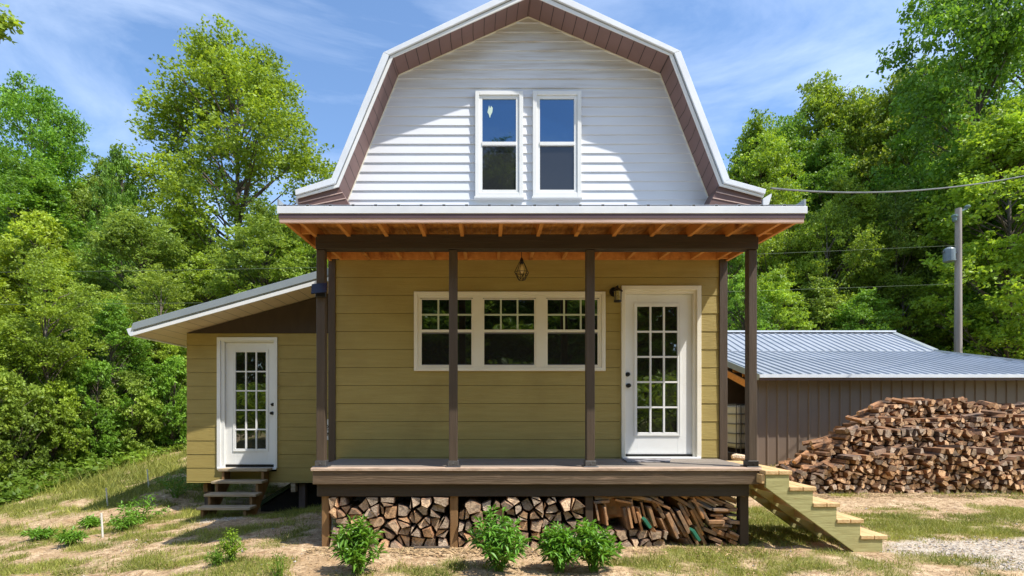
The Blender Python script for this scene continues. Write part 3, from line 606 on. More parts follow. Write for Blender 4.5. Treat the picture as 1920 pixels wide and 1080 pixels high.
# ------------------------------------------------------------------ lamps, mat, small things
pd = thing('pendant_lamp', 'black wire cage pendant lamp hanging from the porch rafters', 'lamp', (XP(978,6.0), -.5, ZP(490,6.0)))
d = 6.0; c = P(978, 505, d); zt1 = ZP(487, d)
cd = MB(); cd.tube([(c.x, c.y, zr1+.05), (c.x, c.y, zt1+.02)], .004, 6); cd.build('cord', M['black'], pd)
so_ = MB(); so_.lathe((c.x, c.y, zt1-.05), [(.02,0),(.024,.02),(.02,.05),(.008,.075)], 12); so_.build('socket', M['black'], pd)
cg = MB(); k6 = [(.028, -.03), (.085, -.15), (.04, -.235)]
for k in range(6):
    an = math.pi*k/3+.2; cg.tube([(c.x+r*math.cos(an), c.y+r*math.sin(an), zt1+z) for r, z in k6], .0035, 5)
    an2 = an + math.pi/3
    for (r, z) in k6: cg.tube([(c.x+r*math.cos(an), c.y+r*math.sin(an), zt1+z), (c.x+r*math.cos(an2), c.y+r*math.sin(an2), zt1+z)], .0035, 5)
    cg.tube([(c.x+.085*math.cos(an), c.y+.085*math.sin(an), zt1-.15), (c.x+.04*math.cos(an2), c.y+.04*math.sin(an2), zt1-.235)], .003, 5)
cg.build('wire_cage', M['black'], pd)
bb = MB(); bb.lathe((c.x, c.y, zt1-.16), [(.006,0),(.024,.015),(.03,.04),(.026,.07),(.013,.11)], 12); bb.build('bulb', M['bulb'], pd, smooth=True)
sc_ = thing('wall_lantern', 'black outdoor wall lantern mounted between the window and the porch door', 'wall lamp', (XP(1150,6.45), -.02, ZP(560,6.45)))
c = P(1151, 548, 6.5); b_ = MB(); b_.tube([(c.x, -.02, c.z), (c.x, -.045, c.z)], [.062, .055], 20); b_.tube([(c.x, -.04, c.z), (c.x+.01, -.09, c.z+.045), (c.x+.015, -.13, c.z+.045)], .011, 8); b_.build('bracket', M['black'], sc_)
lx, ly, lz = c.x+.015, -.13, c.z
rf_ = MB(); rf_.lathe((lx, ly, lz-.02), [(.062,0),(.06,.012),(.03,.035),(.012,.045),(.008,.075)], 16); rf_.build('cap', M['black'], sc_)
gl_ = MB(); gl_.lathe((lx, ly, lz-.135), [(.038,0),(.042,.115)], 16); gl_.build('glass_shade', mat('amber_seeded_glass', C(190,170,96), C(110,96,50), .15, (60,60,60), spec=.8), sc_)
bs_ = MB(); bs_.lathe((lx, ly, lz-.155), [(.03,0),(.048,.008),(.048,.02)], 16)
for k in range(4): an = math.pi/4+k*math.pi/2; bs_.tube([(lx+.046*math.cos(an), ly+.046*math.sin(an), lz-.15), (lx+.05*math.cos(an), ly+.05*math.sin(an), lz-.015)], .004, 5)
bs_.build('cage', M['black'], sc_)
sp2 = thing('solar_light', 'small dark blue solar light fixed to the leftmost porch post', 'solar light', (XP(598,5.45), yp-.02, ZP(541,5.45)))
c = P(598.5, 541, 5.44); q = MB(); q.bar((c.x+.01, c.y-.04, c.z-.056), (c.x-.0, c.y+.015, c.z+.056), .165, .012, up=(0,1,.2)); q.build('solar_panel', M['solar'], sp2)
q = MB(); q.box(c.x-.05, c.x+.06, yp-.045, yp-.001, c.z-.085, c.z-.03); q.build('lamp_body', M['black'], sp2, bev=.005)
mt = MB(); mt.add([(x, y, deckz+.004+z) for z in (0, .012) for (x, y) in ((XP(1170,6.3),-.14), (XP(1262,6.3),-.12), (XP(1256,6.0),-.50), (XP(1176,6.0),-.50))], [(3,2,1,0),(4,5,6,7),(0,1,5,4),(1,2,6,5),(2,3,7,6),(3,0,4,7)])
for v in range(60):
    yy = -.14-.36*v/60; mt.box(XP(1170,6.3)-.02+.0*v, XP(1170,6.3)-.002+.03*v/60, yy-.002, yy, deckz+.004, deckz+.008)
tag(mt.build('doormat', M['mat_a']), 'grey striped fringed doormat lying on the deck before the porch door', 'doormat')
sg = thing('wall_sign', 'narrow white sign with black marks behind the leftmost porch post', 'sign', (XP(613,8.45), yl-.03, ZP(805,8.45)))
q = MB(); q.box(XP(608.5,8.46), XP(640,8.46), yl-.045, yl-.02, ZP(825,8.46), ZP(786,8.46)); q.build('board', M['white'], sg)
for (sx, sy, ex, ey) in ((613,797,615.5,800),(615.5,800,613,803),(612.5,811,615,814),(615.2,811,613.5,817),(612,806,616,806)):
    a_, b_ = P(sx, sy, 8.455), P(ex, ey, 8.455); q = MB(); q.bar((a_.x, yl-.047, a_.z), (b_.x, yl-.047, b_.z), .012, .004, up=(0,1,0)); q.build('letter', M['black'], sg)
# ------------------------------------------------------------------ steps
st = thing('porch_stairs', 'new pale green treated-wood stairs at the right end of the porch', 'stairs', (3.4, -.6, 0))
ds = 5.33; ys0 = ds - D0; run, rise = .2465, .1675; x0s = XP(1436, ds); zt0 = ZP(882.5, ds); ys1 = -.12; tt = .041
def stringer(ya, yb):
    pts = [(x0s, zt0-tt)]; x = XP(1480, ds)
    for k in range(4):
        pts += [(x, zt0-tt-k*rise), (x, zt0-tt-(k+1)*rise)]; x += run
    xend = XP(1655, ds); g0 = float(gh(xend, -1.1))-.01
    pts += [(xend, zt0-tt-4*rise), (xend, g0), (XP(1604, ds), g0), (x0s, ZP(914, ds))]
    m_ = MB(); m_.prism(pts, ya, yb); return m_.build('stringer', M['greenwood'], st, bev=.003)
stringer(ys0, ys0+.038); stringer(ys1-.038, ys1); stringer((ys0+ys1)/2, (ys0+ys1)/2+.038)
for k in range(5):
    xt = XP(1434, ds)+.0 if k == 0 else XP(1480, ds) + (k-1)*run - .004
    wx = (XP(1484, ds)-xt) if k == 0 else .278
    zt1_ = zt0 - k*rise; t_ = MB()
    t_.box(xt, xt+wx/2-.003, ys0-.014, ys1+.02, zt1_-tt, zt1_); t_.box(xt+wx/2+.003, xt+wx, ys0-.014, ys1+.02, zt1_-tt, zt1_); t_.build('tread', M['tread'], st, bev=.004)
MB().box(x0s-.04, x0s-.002, ys0+.01, ys1, ZP(907, ds), zt0-tt-.002).build('ledger', M['tread'], st, bev=.003)
for k in range(4):
    f_ = .12+.25*k; xa_ = x0s + f_*(XP(1604, ds)-x0s)
    MB().box(xa_+.03, xa_+.07, ys0+.04, ys1-.04, ZP(914,ds)-f_*.66-.05+.05, ZP(914,ds)-f_*.66+.09).build('riser', M['tread'], st)
ls = thing('wooden_steps', 'weathered four-tread wooden steps below the side room door', 'steps', (-3.95, 1.4, -.1))
xs0, xs1 = -4.348, -3.55; tr = [(8.25, 879.6), (8.05, 902.6), (7.84, 927), (7.64, 952)]
for (dd, yy) in tr:
    zz = ZP(yy, dd); MB().box(xs0, xs1, dd-D0, dd-D0+.235, zz-.038, zz+.0).build('tread', M['oldwood'], ls, bev=.004)
for xx in (xs0+.05, xs1-.11):
    g0 = float(gh(-4, 1.2))-.06
    pz = [ZP(y_, d_) - .04 for d_, y_ in tr]; py_ = [d_ - D0 + .03 for d_, _ in tr]
    poly = [(py_[3], g0), (py_[3], pz[3]), (py_[2], pz[3]), (py_[2], pz[2]), (py_[1], pz[2]), (py_[1], pz[1]), (py_[0], pz[1]), (py_[0], pz[0]), (yl-.03, pz[0]), (yl-.03, pz[0]-.22), (py_[2]+.12, g0)]
    MB().prism(poly, xx, xx+.04, axis='x').build('stringer', M['postwood'], ls, bev=.003)
hc = thing('slanted_panel', 'dark green ribbed panel slanting under the side room floor', 'panel', (-3.6, 2.6, 0))
d = 8.8; a_, b_ = P(549, 903, d), P(486, 941, d); q = MB()
q.bar((a_.x, a_.y, a_.z), (b_.x, b_.y, b_.z), .0, .0) if False else None
for k in range(3):
    dz = k*.028
    q.prism([(a_.x, a_.z-dz), (b_.x-.0, b_.z-dz), (b_.x+.01, b_.z-dz-.02), (a_.x, a_.z-dz-.02)], a_.y-.012*k, a_.y+1.6)
q.build('cover', M['canopen'], hc)
q = MB(); q.prism([(a_.x+.6, a_.z+.0), (a_.x, a_.z-.09), (b_.x+.02, b_.z-.085), (b_.x+.02, b_.z-.4), (a_.x+.6, b_.z-.4)], a_.y+.02, a_.y+1.6); q.build('frame', M['dark'], hc)  # dark solid added below the panel in place of the shade there
# ------------------------------------------------------------------ firewood
def cell(i, pts, wv, rect, kk=14):
    x, z = pts[i]; poly = list(rect)
    dist = np.hypot(pts[:, 0]-x, pts[:, 1]-z); nb = np.argsort(dist)[1:kk+1]
    for j in nb:
        qx, qz = pts[j]; mx_, mz_ = (x+qx)/2, (z+qz)/2; nx_, nz_ = qx-x, qz-z; new = []
        for a in range(len(poly)):
            p, q = poly[a], poly[(a+1) % len(poly)]
            da = (p[0]-mx_)*nx_+(p[1]-mz_)*nz_; db = (q[0]-mx_)*nx_+(q[1]-mz_)*nz_
            if da <= 0: new.append(p)
            if da*db < 0: s = da/(da-db); new.append((p[0]+(q[0]-p[0])*s, p[1]+(q[1]-p[1])*s))
        poly = new
        if len(poly) < 3: return None
    return poly
def log_geom(mb, poly, y0, ln, rnd, tint, tilt=0, bevel=.08):
    cx = sum(p[0] for p in poly)/len(poly); cz = sum(p[1] for p in poly)/len(poly)
    # drop very short edges
    pp = []
    for p in poly:
        if not pp or math.hypot(p[0]-pp[-1][0], p[1]-pp[-1][1]) > .022: pp.append(p)
    if len(pp) > 3 and math.hypot(pp[0][0]-pp[-1][0], pp[0][1]-pp[-1][1]) < .022: pp.pop()
    if len(pp) < 3: return False
    # subdivide with jitter so edges are not dead straight
    q = []
    for a in range(len(pp)):
        p, r = pp[a], pp[(a+1) % len(pp)]; q.append(p)
        if math.hypot(p[0]-r[0], p[1]-r[1]) > .05: q.append(((p[0]+r[0])/2+rnd.uniform(-.005,.005), (p[1]+r[1])/2+rnd.uniform(-.005,.005)))
    n = len(q); mb.tint = tint
    def ring(s, y, dy=0): return [(cx+(p[0]-cx)*s, y+dy*(p[0]-cx)+tl*(p[1]-cz), cz+(p[1]-cz)*s) for p in q]
    dy = rnd.uniform(-.25,.25); tl = rnd.uniform(-.2,.2)
    vs = ring(.86, y0, dy) + ring(.94, y0+.008, dy) + ring(.97*rnd.uniform(.92,1), y0+ln)
    side = tuple(tint*k for k in (rnd.choice([1, .8, .62, 1.1]),)*3)
    fs = [tuple(range(n))]; ms_ = [0]
    o = len(mb.v); mb.v += vs; mb.t += [tint]*len(vs)
    mb.f.append(tuple(o+i for i in range(n))); mb.m.append(0)
    for i in range(n):
        j = (i+1) % n
        mb.f.append((o+i, o+n+i, o+n+j, o+j)); mb.m.append(1)
        mb.f.append((o+n+i, o+2*n+i, o+2*n+j, o+n+j)); mb.m.append(1)
    mb.f.append(tuple(o+2*n+i for i in range(n-1, -1, -1))); mb.m.append(0)
    return True
def woodcol(rnd, warm=0):
    v = rnd.uniform(.58, 1.2); k = rnd.random()
    if k < .38 - warm*.5: return (v*.76, v*.78, v*.83)
    if k < .55 + warm: return (v*1.05, v*.88, v*.70)
    return (v, v*.94, v*.88)
def jitter_pts(x0, x1, z0, z1, sx, sz, rnd, jit=.36):
    pts = []; r = 0; z = z0 + sz*.5
    while z < z1 + sz*.2:
        x = x0 + sx*(.5 if r % 2 else .05)
        while x < x1 + sx*.3:
            s = 1.0; pts.append((x+rnd.uniform(-jit, jit)*sx, z+rnd.uniform(-jit, jit)*sz)); x += sx*rnd.uniform(.75, 1.3)
        z += sz; r += 1
    return np.array(pts)
nlog = 0
def stack(x0, x1, z0, ztop, y0, ln, sx, sz, seed, label, group, cat='firewood', name='firewood_log', mats=None, indiv=True, sink=None, visible=None, yj=.05, warm=0, angle=None, aspect=1, gap=.001):
    """fill with end-on logs; ztop is a function of x"""
    global nlog
    rnd = random.Random(seed); zmax = max(ztop(x0+(x1-x0)*k/20) for k in range(21))
    if angle is None: pts = jitter_pts(x0, x1, z0, zmax, sx, sz, rnd, .44); tf = lambda p: p
    else:
        ca, sa = math.cos(angle), math.sin(angle); mx_, mz_ = (x0+x1)/2, (z0+zmax)/2; ext = max(x1-x0, zmax-z0)*.8
        u = jitter_pts(-ext, ext, -ext, ext, sx, sz, rnd, .2)
        pts = np.array([(mx_+a*ca-b*sa, mz_+a*sa+b*ca) for a, b in u])
        pts = pts[(pts[:,0] > x0-sx) & (pts[:,0] < x1+sx) & (pts[:,1] > z0-sx) & (pts[:,1] < zmax+sx)]
    keep = np.array([x0 <= p[0] <= x1 and z0 <= p[1] <= ztop(p[0]) for p in pts])
    ghost = []
    if len(pts) == 0: return
    rect = [(x0, z0), (x1, z0), (x1, zmax+.04*(y0 > 0)), (x0, zmax+.04*(y0 > 0))]
    stretch = None
    if angle is not None:   # anisotropic: work in squeezed space
        ca, sa = math.cos(angle), math.sin(angle); k = sx/sz
        def to(p): a = p[0]*ca+p[1]*sa; b = -p[0]*sa+p[1]*ca; return (a, b*k)
        def fr(p): a, b = p[0], p[1]/k; return (a*ca-b*sa, a*sa+b*ca)
        wp = np.array([to(p) for p in pts]); wr = [to(p) for p in rect]
    else: wp, wr, fr = pts, rect, (lambda p: p)
    for i in range(len(pts)):
        if not keep[i]: continue
        c_ = cell(i, wp, None, wr)
        if not c_: continue
        c_ = [fr(p) for p in c_]
        cx = sum(p[0] for p in c_)/len(c_); cz = sum(p[1] for p in c_)/len(c_)
        c_ = [(min(max(p[0], cx-sx*1.0), cx+sx*1.0), min(max(p[1], cz-max(sz,sx*.8)*1.1), cz+max(sz,sx*.8)*1.1)) for p in c_]
        sh = 1 - gap/ (.5*min(sx, sz))
        c_ = [(cx+(p[0]-cx)*sh, cz+(p[1]-cz)*sh) for p in c_]
        vis = visible(cx, cz) if visible else True
        if not vis: continue
        as_one = not (indiv(cx, cz) if callable(indiv) else indiv)
        parts_ = [c_]; ar = .5*abs(sum(c_[a][0]*c_[a-1][1]-c_[a-1][0]*c_[a][1] for a in range(len(c_))))
        if ar > .0095 and rnd.random() < .5 and len(c_) > 4:
            a = rnd.randrange(len(c_)); b = (a+len(c_)//2) % len(c_); a, b = min(a, b), max(a, b)
            p1, p2 = c_[a:b+1], c_[b:]+c_[:a+1]
            def shr(pp):
                qx = sum(p[0] for p in pp)/len(pp); qz = sum(p[1] for p in pp)/len(pp); return [(qx+(p[0]-qx)*.93, qz+(p[1]-qz)*.93) for p in pp]
            if len(p1) > 2 and len(p2) > 2: parts_ = [shr(p1), shr(p2)]
        for c_ in parts_:
          cx = sum(p[0] for p in c_)/len(c_); cz = sum(p[1] for p in c_)/len(c_)
          sr_ = rnd.uniform(.80, .98); ra = rnd.uniform(-.22, .22); cr_, sn_ = math.cos(ra)*sr_, math.sin(ra)*sr_
          c_ = [(cx+(p[0]-cx)*cr_-(p[1]-cz)*sn_, cz+(p[0]-cx)*sn_+(p[1]-cz)*cr_) for p in c_]
          if y0 < 0: c_ = [(min(max(p[0], x0), x1), min(max(p[1], -.01), .55)) for p in c_]
          tv = woodcol(rnd, warm); yy = y0+rnd.uniform(-yj, yj) - (.07*rnd.random() if y0 < 0 and cz > .42 else 0)
          mb = sink if as_one else MB()
          mb.tint = tv; ok = log_geom2(mb, c_, yy, ln, rnd, tv)
          if ok and not as_one:
            o = mb.build(name, mats or [M['logend'], M['logside']], origin=(cx, yy, cz)); tag(o, label(cx, cz) if callable(label) else label, cat, group(cx, cz) if callable(group) else group); nlog += 1
def log_geom2(mb, poly, y0, ln, rnd, tv):
    k0 = len(mb.v); r = log_geom(mb, poly, y0, ln, rnd, 1.0)
    for i in range(k0, len(mb.v)): mb.t[i] = tv
    return r
# under-porch bays
yb0 = -.99
g0 = .0
stack(XP(618,5.55), XP(843,5.55), g0-.01, lambda x: .52+.03*math.sin(x*9), yb0, .4, .128, .108, 5, 'split firewood log stacked in the left bay under the porch', 'logs in the left bay under the porch')
stack(XP(859,5.55), XP(1096,5.55), g0-.01, lambda x: .525+.025*math.sin(x*11), yb0+.02, .4, .122, .10, 6, 'split firewood log stacked in the middle bay under the porch', 'logs in the middle bay under the porch')
bx0, bx1 = XP(1113,5.55), XP(1388,5.55); bw = bx1-bx0
stack(bx0, bx0+bw*.50, g0-.01, lambda x: .19, yb0+.02, .4, .125, .10, 7, 'split firewood log at the foot of the board stack in the right porch bay', 'logs at the foot of the right bay')
BL = 'scrap board stacked in the right bay under the porch'; BG = 'scrap boards in the right bay'
def boards(x0, x1, z0, z1, ang, seed, ln=(.12,.24), th=(.022,.042)):
    global nlog
    rnd = random.Random(seed); ca, sa = math.cos(ang), math.sin(ang); mx_, mz_ = (x0+x1)/2, (z0+z1)/2; ext = (x1-x0+z1-z0)*.6; b = -ext
    while b < ext:
        t_h = rnd.uniform(*th); a = -ext+rnd.uniform(0,.1)
        while a < ext:
            l_ = rnd.uniform(*ln); ax, bz = a+l_/2, b+t_h/2; cx, cz = mx_+ax*ca-bz*sa, mz_+ax*sa+bz*ca
            if x0 <= cx <= x1 and z0 <= cz <= z1:
                aj = ang+rnd.uniform(-.07,.07); dx, dz = math.cos(aj)*l_*.48, math.sin(aj)*l_*.48
                # keep inside the bay
                k = 1.0
                for (q, lo, hi, dq) in ((cx, bx0, bx1, abs(dx)), (cz, .0, .575, abs(dz))): k = min(k, (min(q-lo, hi-q))/max(dq, 1e-3)) if dq > 0 else k
                k = max(.35, min(1, k)); yy = yb0+.05+rnd.uniform(-.05,.05); m_ = MB(); m_.tint = woodcol(rnd, .05)
                m_.bar((cx-dx*k, yy+.19, cz-dz*k), (cx+dx*k, yy+.19+rnd.uniform(-.03,.03), cz+dz*k), .38, t_h-.004)
                for i in range(len(m_.t)): m_.t[i] = m_.tint
                tag(m_.build('scrap_board', M['board'], origin=(cx, yy, cz), bev=.003), BL, 'board', BG); nlog += 1
            a += l_+.004
        b += t_h+.002
boards(bx0, bx0+bw*.17, .46, .575, R(3), 8); boards(bx0, bx0+bw*.20, .20, .45, R(96), 9, (.2,.26), (.022,.03))
boards(bx0+bw*.17, bx0+bw*.42, .47, .575, R(-8), 18); boards(bx0+bw*.20, bx0+bw*.40, .20, .47, R(-76), 10, (.16,.26))
boards(bx0+bw*.42, bx0+bw*.80, .44, .575, R(-28), 19, (.18,.3)); boards(bx0+bw*.40, bx0+bw*.50, .2, .44, R(-62), 20)
boards(bx0+bw*.50, bx0+bw*.79, .02, .44, R(-63), 11, (.18,.34), (.026,.045))
boards(bx0+bw*.79, bx1, .17, .42, R(-3), 12, (.11,.2)); boards(bx0+bw*.80, bx1, .42, .575, R(-18), 13, (.13,.22)); boards(bx0+bw*.79, bx1, .0, .17, R(-24), 14, (.12,.2), (.03,.05))
for (a_, b_, c_, d_, lb) in ((1208,973,1220,990,'upper green-painted scrap board between plain boards in the right bay'), (1299,994,1312,1014,'lower green-painted scrap board between plain boards in the right bay')):
    p, q_ = P(a_, b_, 5.48), P(c_, d_, 5.48); g_b = MB(); g_b.bar((p.x, yb0+.12, p.z), (q_.x, yb0+.12, q_.z), .32, .032, up=(0,0,1)); tag(g_b.build('scrap_board', M['boardgreen'], bev=.003), lb, 'board', 'scrap boards in the right bay')
lg = MB(); lg.tube([P(776,1027,5.45), P(810,1028,5.45), P(843,1026,5.45)], [.017,.022,.018], 7); tag(lg.build('branch', M['bark']), 'thin pale branch lying at the foot of the left log bay', 'branch')
# long pile by the shed
pile = MB()
cnt0 = nlog
rows = [(9.14, 5.15, .72, 'front'), (9.58, 5.35, 1.05, 'second'), (10.0, 5.85, 1.33, 'third'), (10.4, 6.5, 1.60, 'rear')]
def prof(x0, h, seed): return lambda x: max(.0, h*min(1, (.18+.82*(x-x0)/1.5 if x > x0 else 0)) + .035*math.sin(x*1.7+seed) + .025*math.sin(x*7+seed*2))
profs = [prof(x0, h, i*1.7) for i, (dd, x0, h, nm) in enumerate(rows)]
for i, (dd, x0, h, nm) in enumerate(rows):
    yb = dd - D0
    def vis(cx, cz, i=i, dd=dd):
        for j in range(i):
            dj = rows[j][0]; s = dj/dd
            xx = cx*s; zz = ZC+(cz-ZC)*s
            if zz < profs[j](xx) - .16 and xx > rows[j][1]+.1: return False
        return True
    ind = (lambda cx, cz: cz < .34 and cx < 8.2) if i == 0 else (lambda cx, cz: False)
    stack(x0, 11.6, -.02 if i == 0 else .02, profs[i], yb, .40, .108, .088, 40+i, 'split firewood log in the nearest row of the long pile by the shed', 'logs in the long pile by the shed', indiv=ind, sink=pile, visible=vis, yj=.09, warm=.3)
# tumbled logs lying crosswise at the left end and a few on top
rnd = random.Random(77)
def loose(mb, c, ang, tilt, ln, r):
    d_ = Vector((math.cos(ang)*math.cos(tilt), math.sin(ang)*math.cos(tilt), math.sin(tilt))); up = Vector((0,0,1)); s_ = d_.cross(up).normalized(); u_ = s_.cross(d_)
    n = rnd.choice([4,5,5,6]); a0_ = rnd.uniform(0,6); q = [(math.cos(a0_+2*math.pi*k/n)*r*rnd.uniform(.7,1.15), math.sin(a0_+2*math.pi*k/n)*r*rnd.uniform(.7,1.1)) for k in range(n)]
    c = Vector(c); vs = [c + d_*e*ln/2 + s_*a + u_*b for e in (-1, 1) for a, b in q]; o = len(mb.v); mb.v += vs; mb.t += [woodcol(rnd, .4)]*len(vs)
    mb.f.append(tuple(o+k for k in range(n-1, -1, -1))); mb.m.append(0); mb.f.append(tuple(o+n+k for k in range(n))); mb.m.append(0)
    for k in range(n): mb.f.append((o+k, o+(k+1) % n, o+n+(k+1) % n, o+n+k)); mb.m.append(1)
for k in range(46):
    i = rnd.choice([0, 1, 2, 3]); x = rows[i][1] + rnd.uniform(-.35, .9); z = max(.06, profs[i](x)+rnd.uniform(-.02,.05)); y = rows[i][0]-D0+rnd.uniform(0,.4)
    m_ = MB(); loose(m_, (x, y, z), rnd.uniform(-.5,.5)+(0 if rnd.random() < .7 else 1.5), rnd.uniform(-.1,.5), .4, rnd.uniform(.045,.07))
    if k < 20 and i < 2: tag(m_.build('firewood_log', [M['logend'], M['logside']], origin=(x, y, z)), 'split log lying crosswise on the tumbled left end of the long pile', 'firewood', 'loose logs at the left end of the long pile'); nlog += 1
    else:
        o = len(pile.v); pile.v += m_.v; pile.t += m_.t; pile.f += [tuple(o+a for a in f) for f in m_.f]; pile.m += m_.m
for k in range(60):
    i = rnd.choice([0,1,2,3,3]); x = rnd.uniform(rows[i][1]+.9, 11.2); z = profs[i](x)+.03; y = rows[i][0]-D0+rnd.uniform(.05,.35)
    loose(pile, (x, y, z), rnd.uniform(1.0,2.2) if rnd.random() < .6 else rnd.uniform(-.6,.6), rnd.uniform(-.1,.3), .38, rnd.uniform(.045,.065))
tag(pile.build('firewood_pile', [M['logend'], M['logside']]), 'hundreds of split logs heaped in rows against the brown shed', 'firewood pile', kind='stuff')
# ------------------------------------------------------------------ shed
sh = thing('shed', 'long low brown metal shed with a pale ribbed metal roof', 'shed', (10, 6, .1))
de, dc, dr_ = 12.0, 15.08, 16.98; ye, yc, yr_ = de-D0, dc-D0, dr_-D0; ze, zc_, zr_ = ZP(703, de), ZP(660, dc), ZP(624, dr_)
xle, xre, xrc, xrr = 6.36, 15.1, 13.15, 13.36; yw = 5.9
def ribroof(name, pl, n, par, rad=.018):
    """pl = front-left, front-right, back-right, back-left; ribs run front to back with constant x"""
    m_ = MB(); a, b, c, d = [Vector(p) for p in pl]; t_ = Vector((0,0,-.03)); m_.add([a,b,c,d,a+t_,b+t_,c+t_,d+t_], [(0,1,2,3),(7,6,5,4),(0,4,5,1),(1,5,6,2),(2,6,7,3),(3,7,4,0)])
    x = a.x+.08
    while x < max(b.x, c.x)-.02:
        def yz(x_):   # limits along y at x
            f = 0.0
            if x_ > min(b.x, c.x): 
                f = (x_-min(b.x,c.x))/abs(b.x-c.x)
            return f
        f = yz(x); p0, p1 = Vector((x, a.y, a.z)), Vector((x, d.y, d.z))
        if b.x > c.x: p1 = p1.lerp(p0, f)
        else: p0 = p0.lerp(p1, f)
        u = Vector((0,0,.001)); w = .03
        m_.add([p0+Vector((-w,0,0)), p0+Vector((w,0,0)), p0+Vector((w*.4,0,.034)), p0+Vector((-w*.4,0,.034)), p1+Vector((-w,0,0)), p1+Vector((w,0,0)), p1+Vector((w*.4,0,.034)), p1+Vector((-w*.4,0,.034))],
               [(0,1,2,3),(1,5,6,2),(2,6,7,3),(3,7,4,0)])
        x += n
    return m_.build(name, M['roofmetal'], par)
lo_ = ribroof('lower_roof', [(xle, ye, ze), (xre, ye, ze), (xrc, yc, zc_), (xle-.0, yc, zc_)], .2286, sh)
up_ = ribroof('upper_roof', [(xle, yc-.02, zc_+.03), (xrc-.05, yc-.02, zc_+.03), (xrr, yr_, zr_), (xle, yr_, zr_)], .2286, sh)
q = MB(); q.bar((xle, yr_, zr_+.03), (xrr+.03, yr_, zr_+.03), .3, .05); q.build('ridge_cap', M['galv'], up_)
q = MB(); q.bar((xrr, yr_, zr_+.02), (xrc, yc, zc_+.05), .16, .05); q.bar((xrc, yc, zc_+.035), (xre, ye, ze+.035), .14, .05); q.build('rake_cap', M['galvgrey'], lo_)
q = MB(); q.add([(xle, yr_, zr_-.01), (xrr, yr_, zr_-.01), (xre, 16, 2.0), (xle, 16, 2.0)], [(0,1,2,3)]); q.build('rear_roof', M['roofmetal'], sh)
q = MB(); q.box(xle-.03, xre+.03, ye-.06, ye-.005, ze-.065, ze+.012); q.build('eave_flashing', M['galv'], lo_)
q = MB(); q.box(xle, xre, ye-.003, ye+.03, ze-.125, ze-.052); q.build('eave_fascia', M['fasciametal'], lo_)
q = MB(); q.bar((xle-.02, ye, ze-.05), (xle-.02, yc, zc_-.05), .03, .15); q.build('rake_fascia', M['galvgrey'], lo_)
q = MB(); q.box(6.40, 14.6, yw, yw+.03, .0, ze-.05+.06)
x = 6.5
while x < 14.6:
    q.prism([(x-.028, 0), (x+.028, 0)][:0] or [(x-.03, yw), (x-.012, yw-.022), (x+.012, yw-.022), (x+.03, yw)], .0, ze+.02, axis='z')
    x += .2516
wl_ = q.build('front_wall', M['shedwall'], sh)
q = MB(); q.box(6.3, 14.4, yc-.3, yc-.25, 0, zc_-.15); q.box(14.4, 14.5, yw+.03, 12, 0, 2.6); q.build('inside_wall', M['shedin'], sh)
q = MB(); q.bar((6.33, yw+.05, ze-.22), (6.33, yc, zc_-.26), .045, .16); q.build('rafter_beam', M['timber'], sh)
q = MB(); q.box(6.33, 6.42, yw+.05, yw+.14, 0, ze-.12); q.build('corner_post', M['timber'], sh)
for k in range(3):
    q = MB(); q.bar((6.4, yw+.5+.5*k, 2.36+.155*k), (10, yw+.5+.5*k, 2.36+.155*k), .04, .09); q.build('purlin', M['timber'], sh)
q = MB(); q.box(14.3, 14.42, yw-.06, yw-.025, 0, ze-.02); q.build('corner_trim', M['galvgrey'], sh)
tk = thing('water_tank', 'white plastic tank in a metal cage inside the shed opening', 'tank', (XP(1395,13.2), 6.9, .3))
d = 13.2; q = MB(); x0_, x1_, z0_, z1_ = XP(1379,d), XP(1379,d)+1.0, ZP(850,d), ZP(758,d); q.box(x0_+.03, x1_, d-D0, d-D0+.9, z0_+.12, z1_-.03); q.build('container', M['plastic'], tk, bev=.05)
q = MB()
for k in range(6): z_ = z0_+(z1_-z0_)*k/5; q.tube([(x0_, d-D0-.03, z_), (x1_, d-D0-.03, z_)], .014, 6); q.tube([(x0_, d-D0-.03, z_), (x0_, d-D0+.93, z_)], .014, 6)
for k in range(9): x_ = x0_+k*.12; q.tube([(x_, d-D0-.04, z0_), (x_, d-D0-.04, z1_)], .013, 6)
q.build('cage', M['plate'], tk)
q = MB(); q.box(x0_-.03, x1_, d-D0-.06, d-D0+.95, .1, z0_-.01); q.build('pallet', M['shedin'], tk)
rk_ = MB(); c = P(1389, 857, 11.5); rk_.tube([(c.x-.2, c.y, c.z), (c.x-.12, c.y, c.z+.01), (c.x+.2, c.y+.02, c.z-.03)], [.05,.075,.06], 8); tag(rk_.build('firewood_log', M['logend']), 'pale round log lying crosswise before the caged tank', 'firewood')
rk_ = MB(); c = P(1392, 868, 11.5); rk_.tube([(c.x+.05, c.y, c.z+.02), (c.x+.12, c.y, .1)], [.05,.06], 8); rk_.box(c.x-.35, c.x+.4, c.y+.1, c.y+.5, .1, c.z-.03); tag(rk_.build('log_stand', M['logside']), 'low rough stand under the pale log by the caged tank', 'stand')
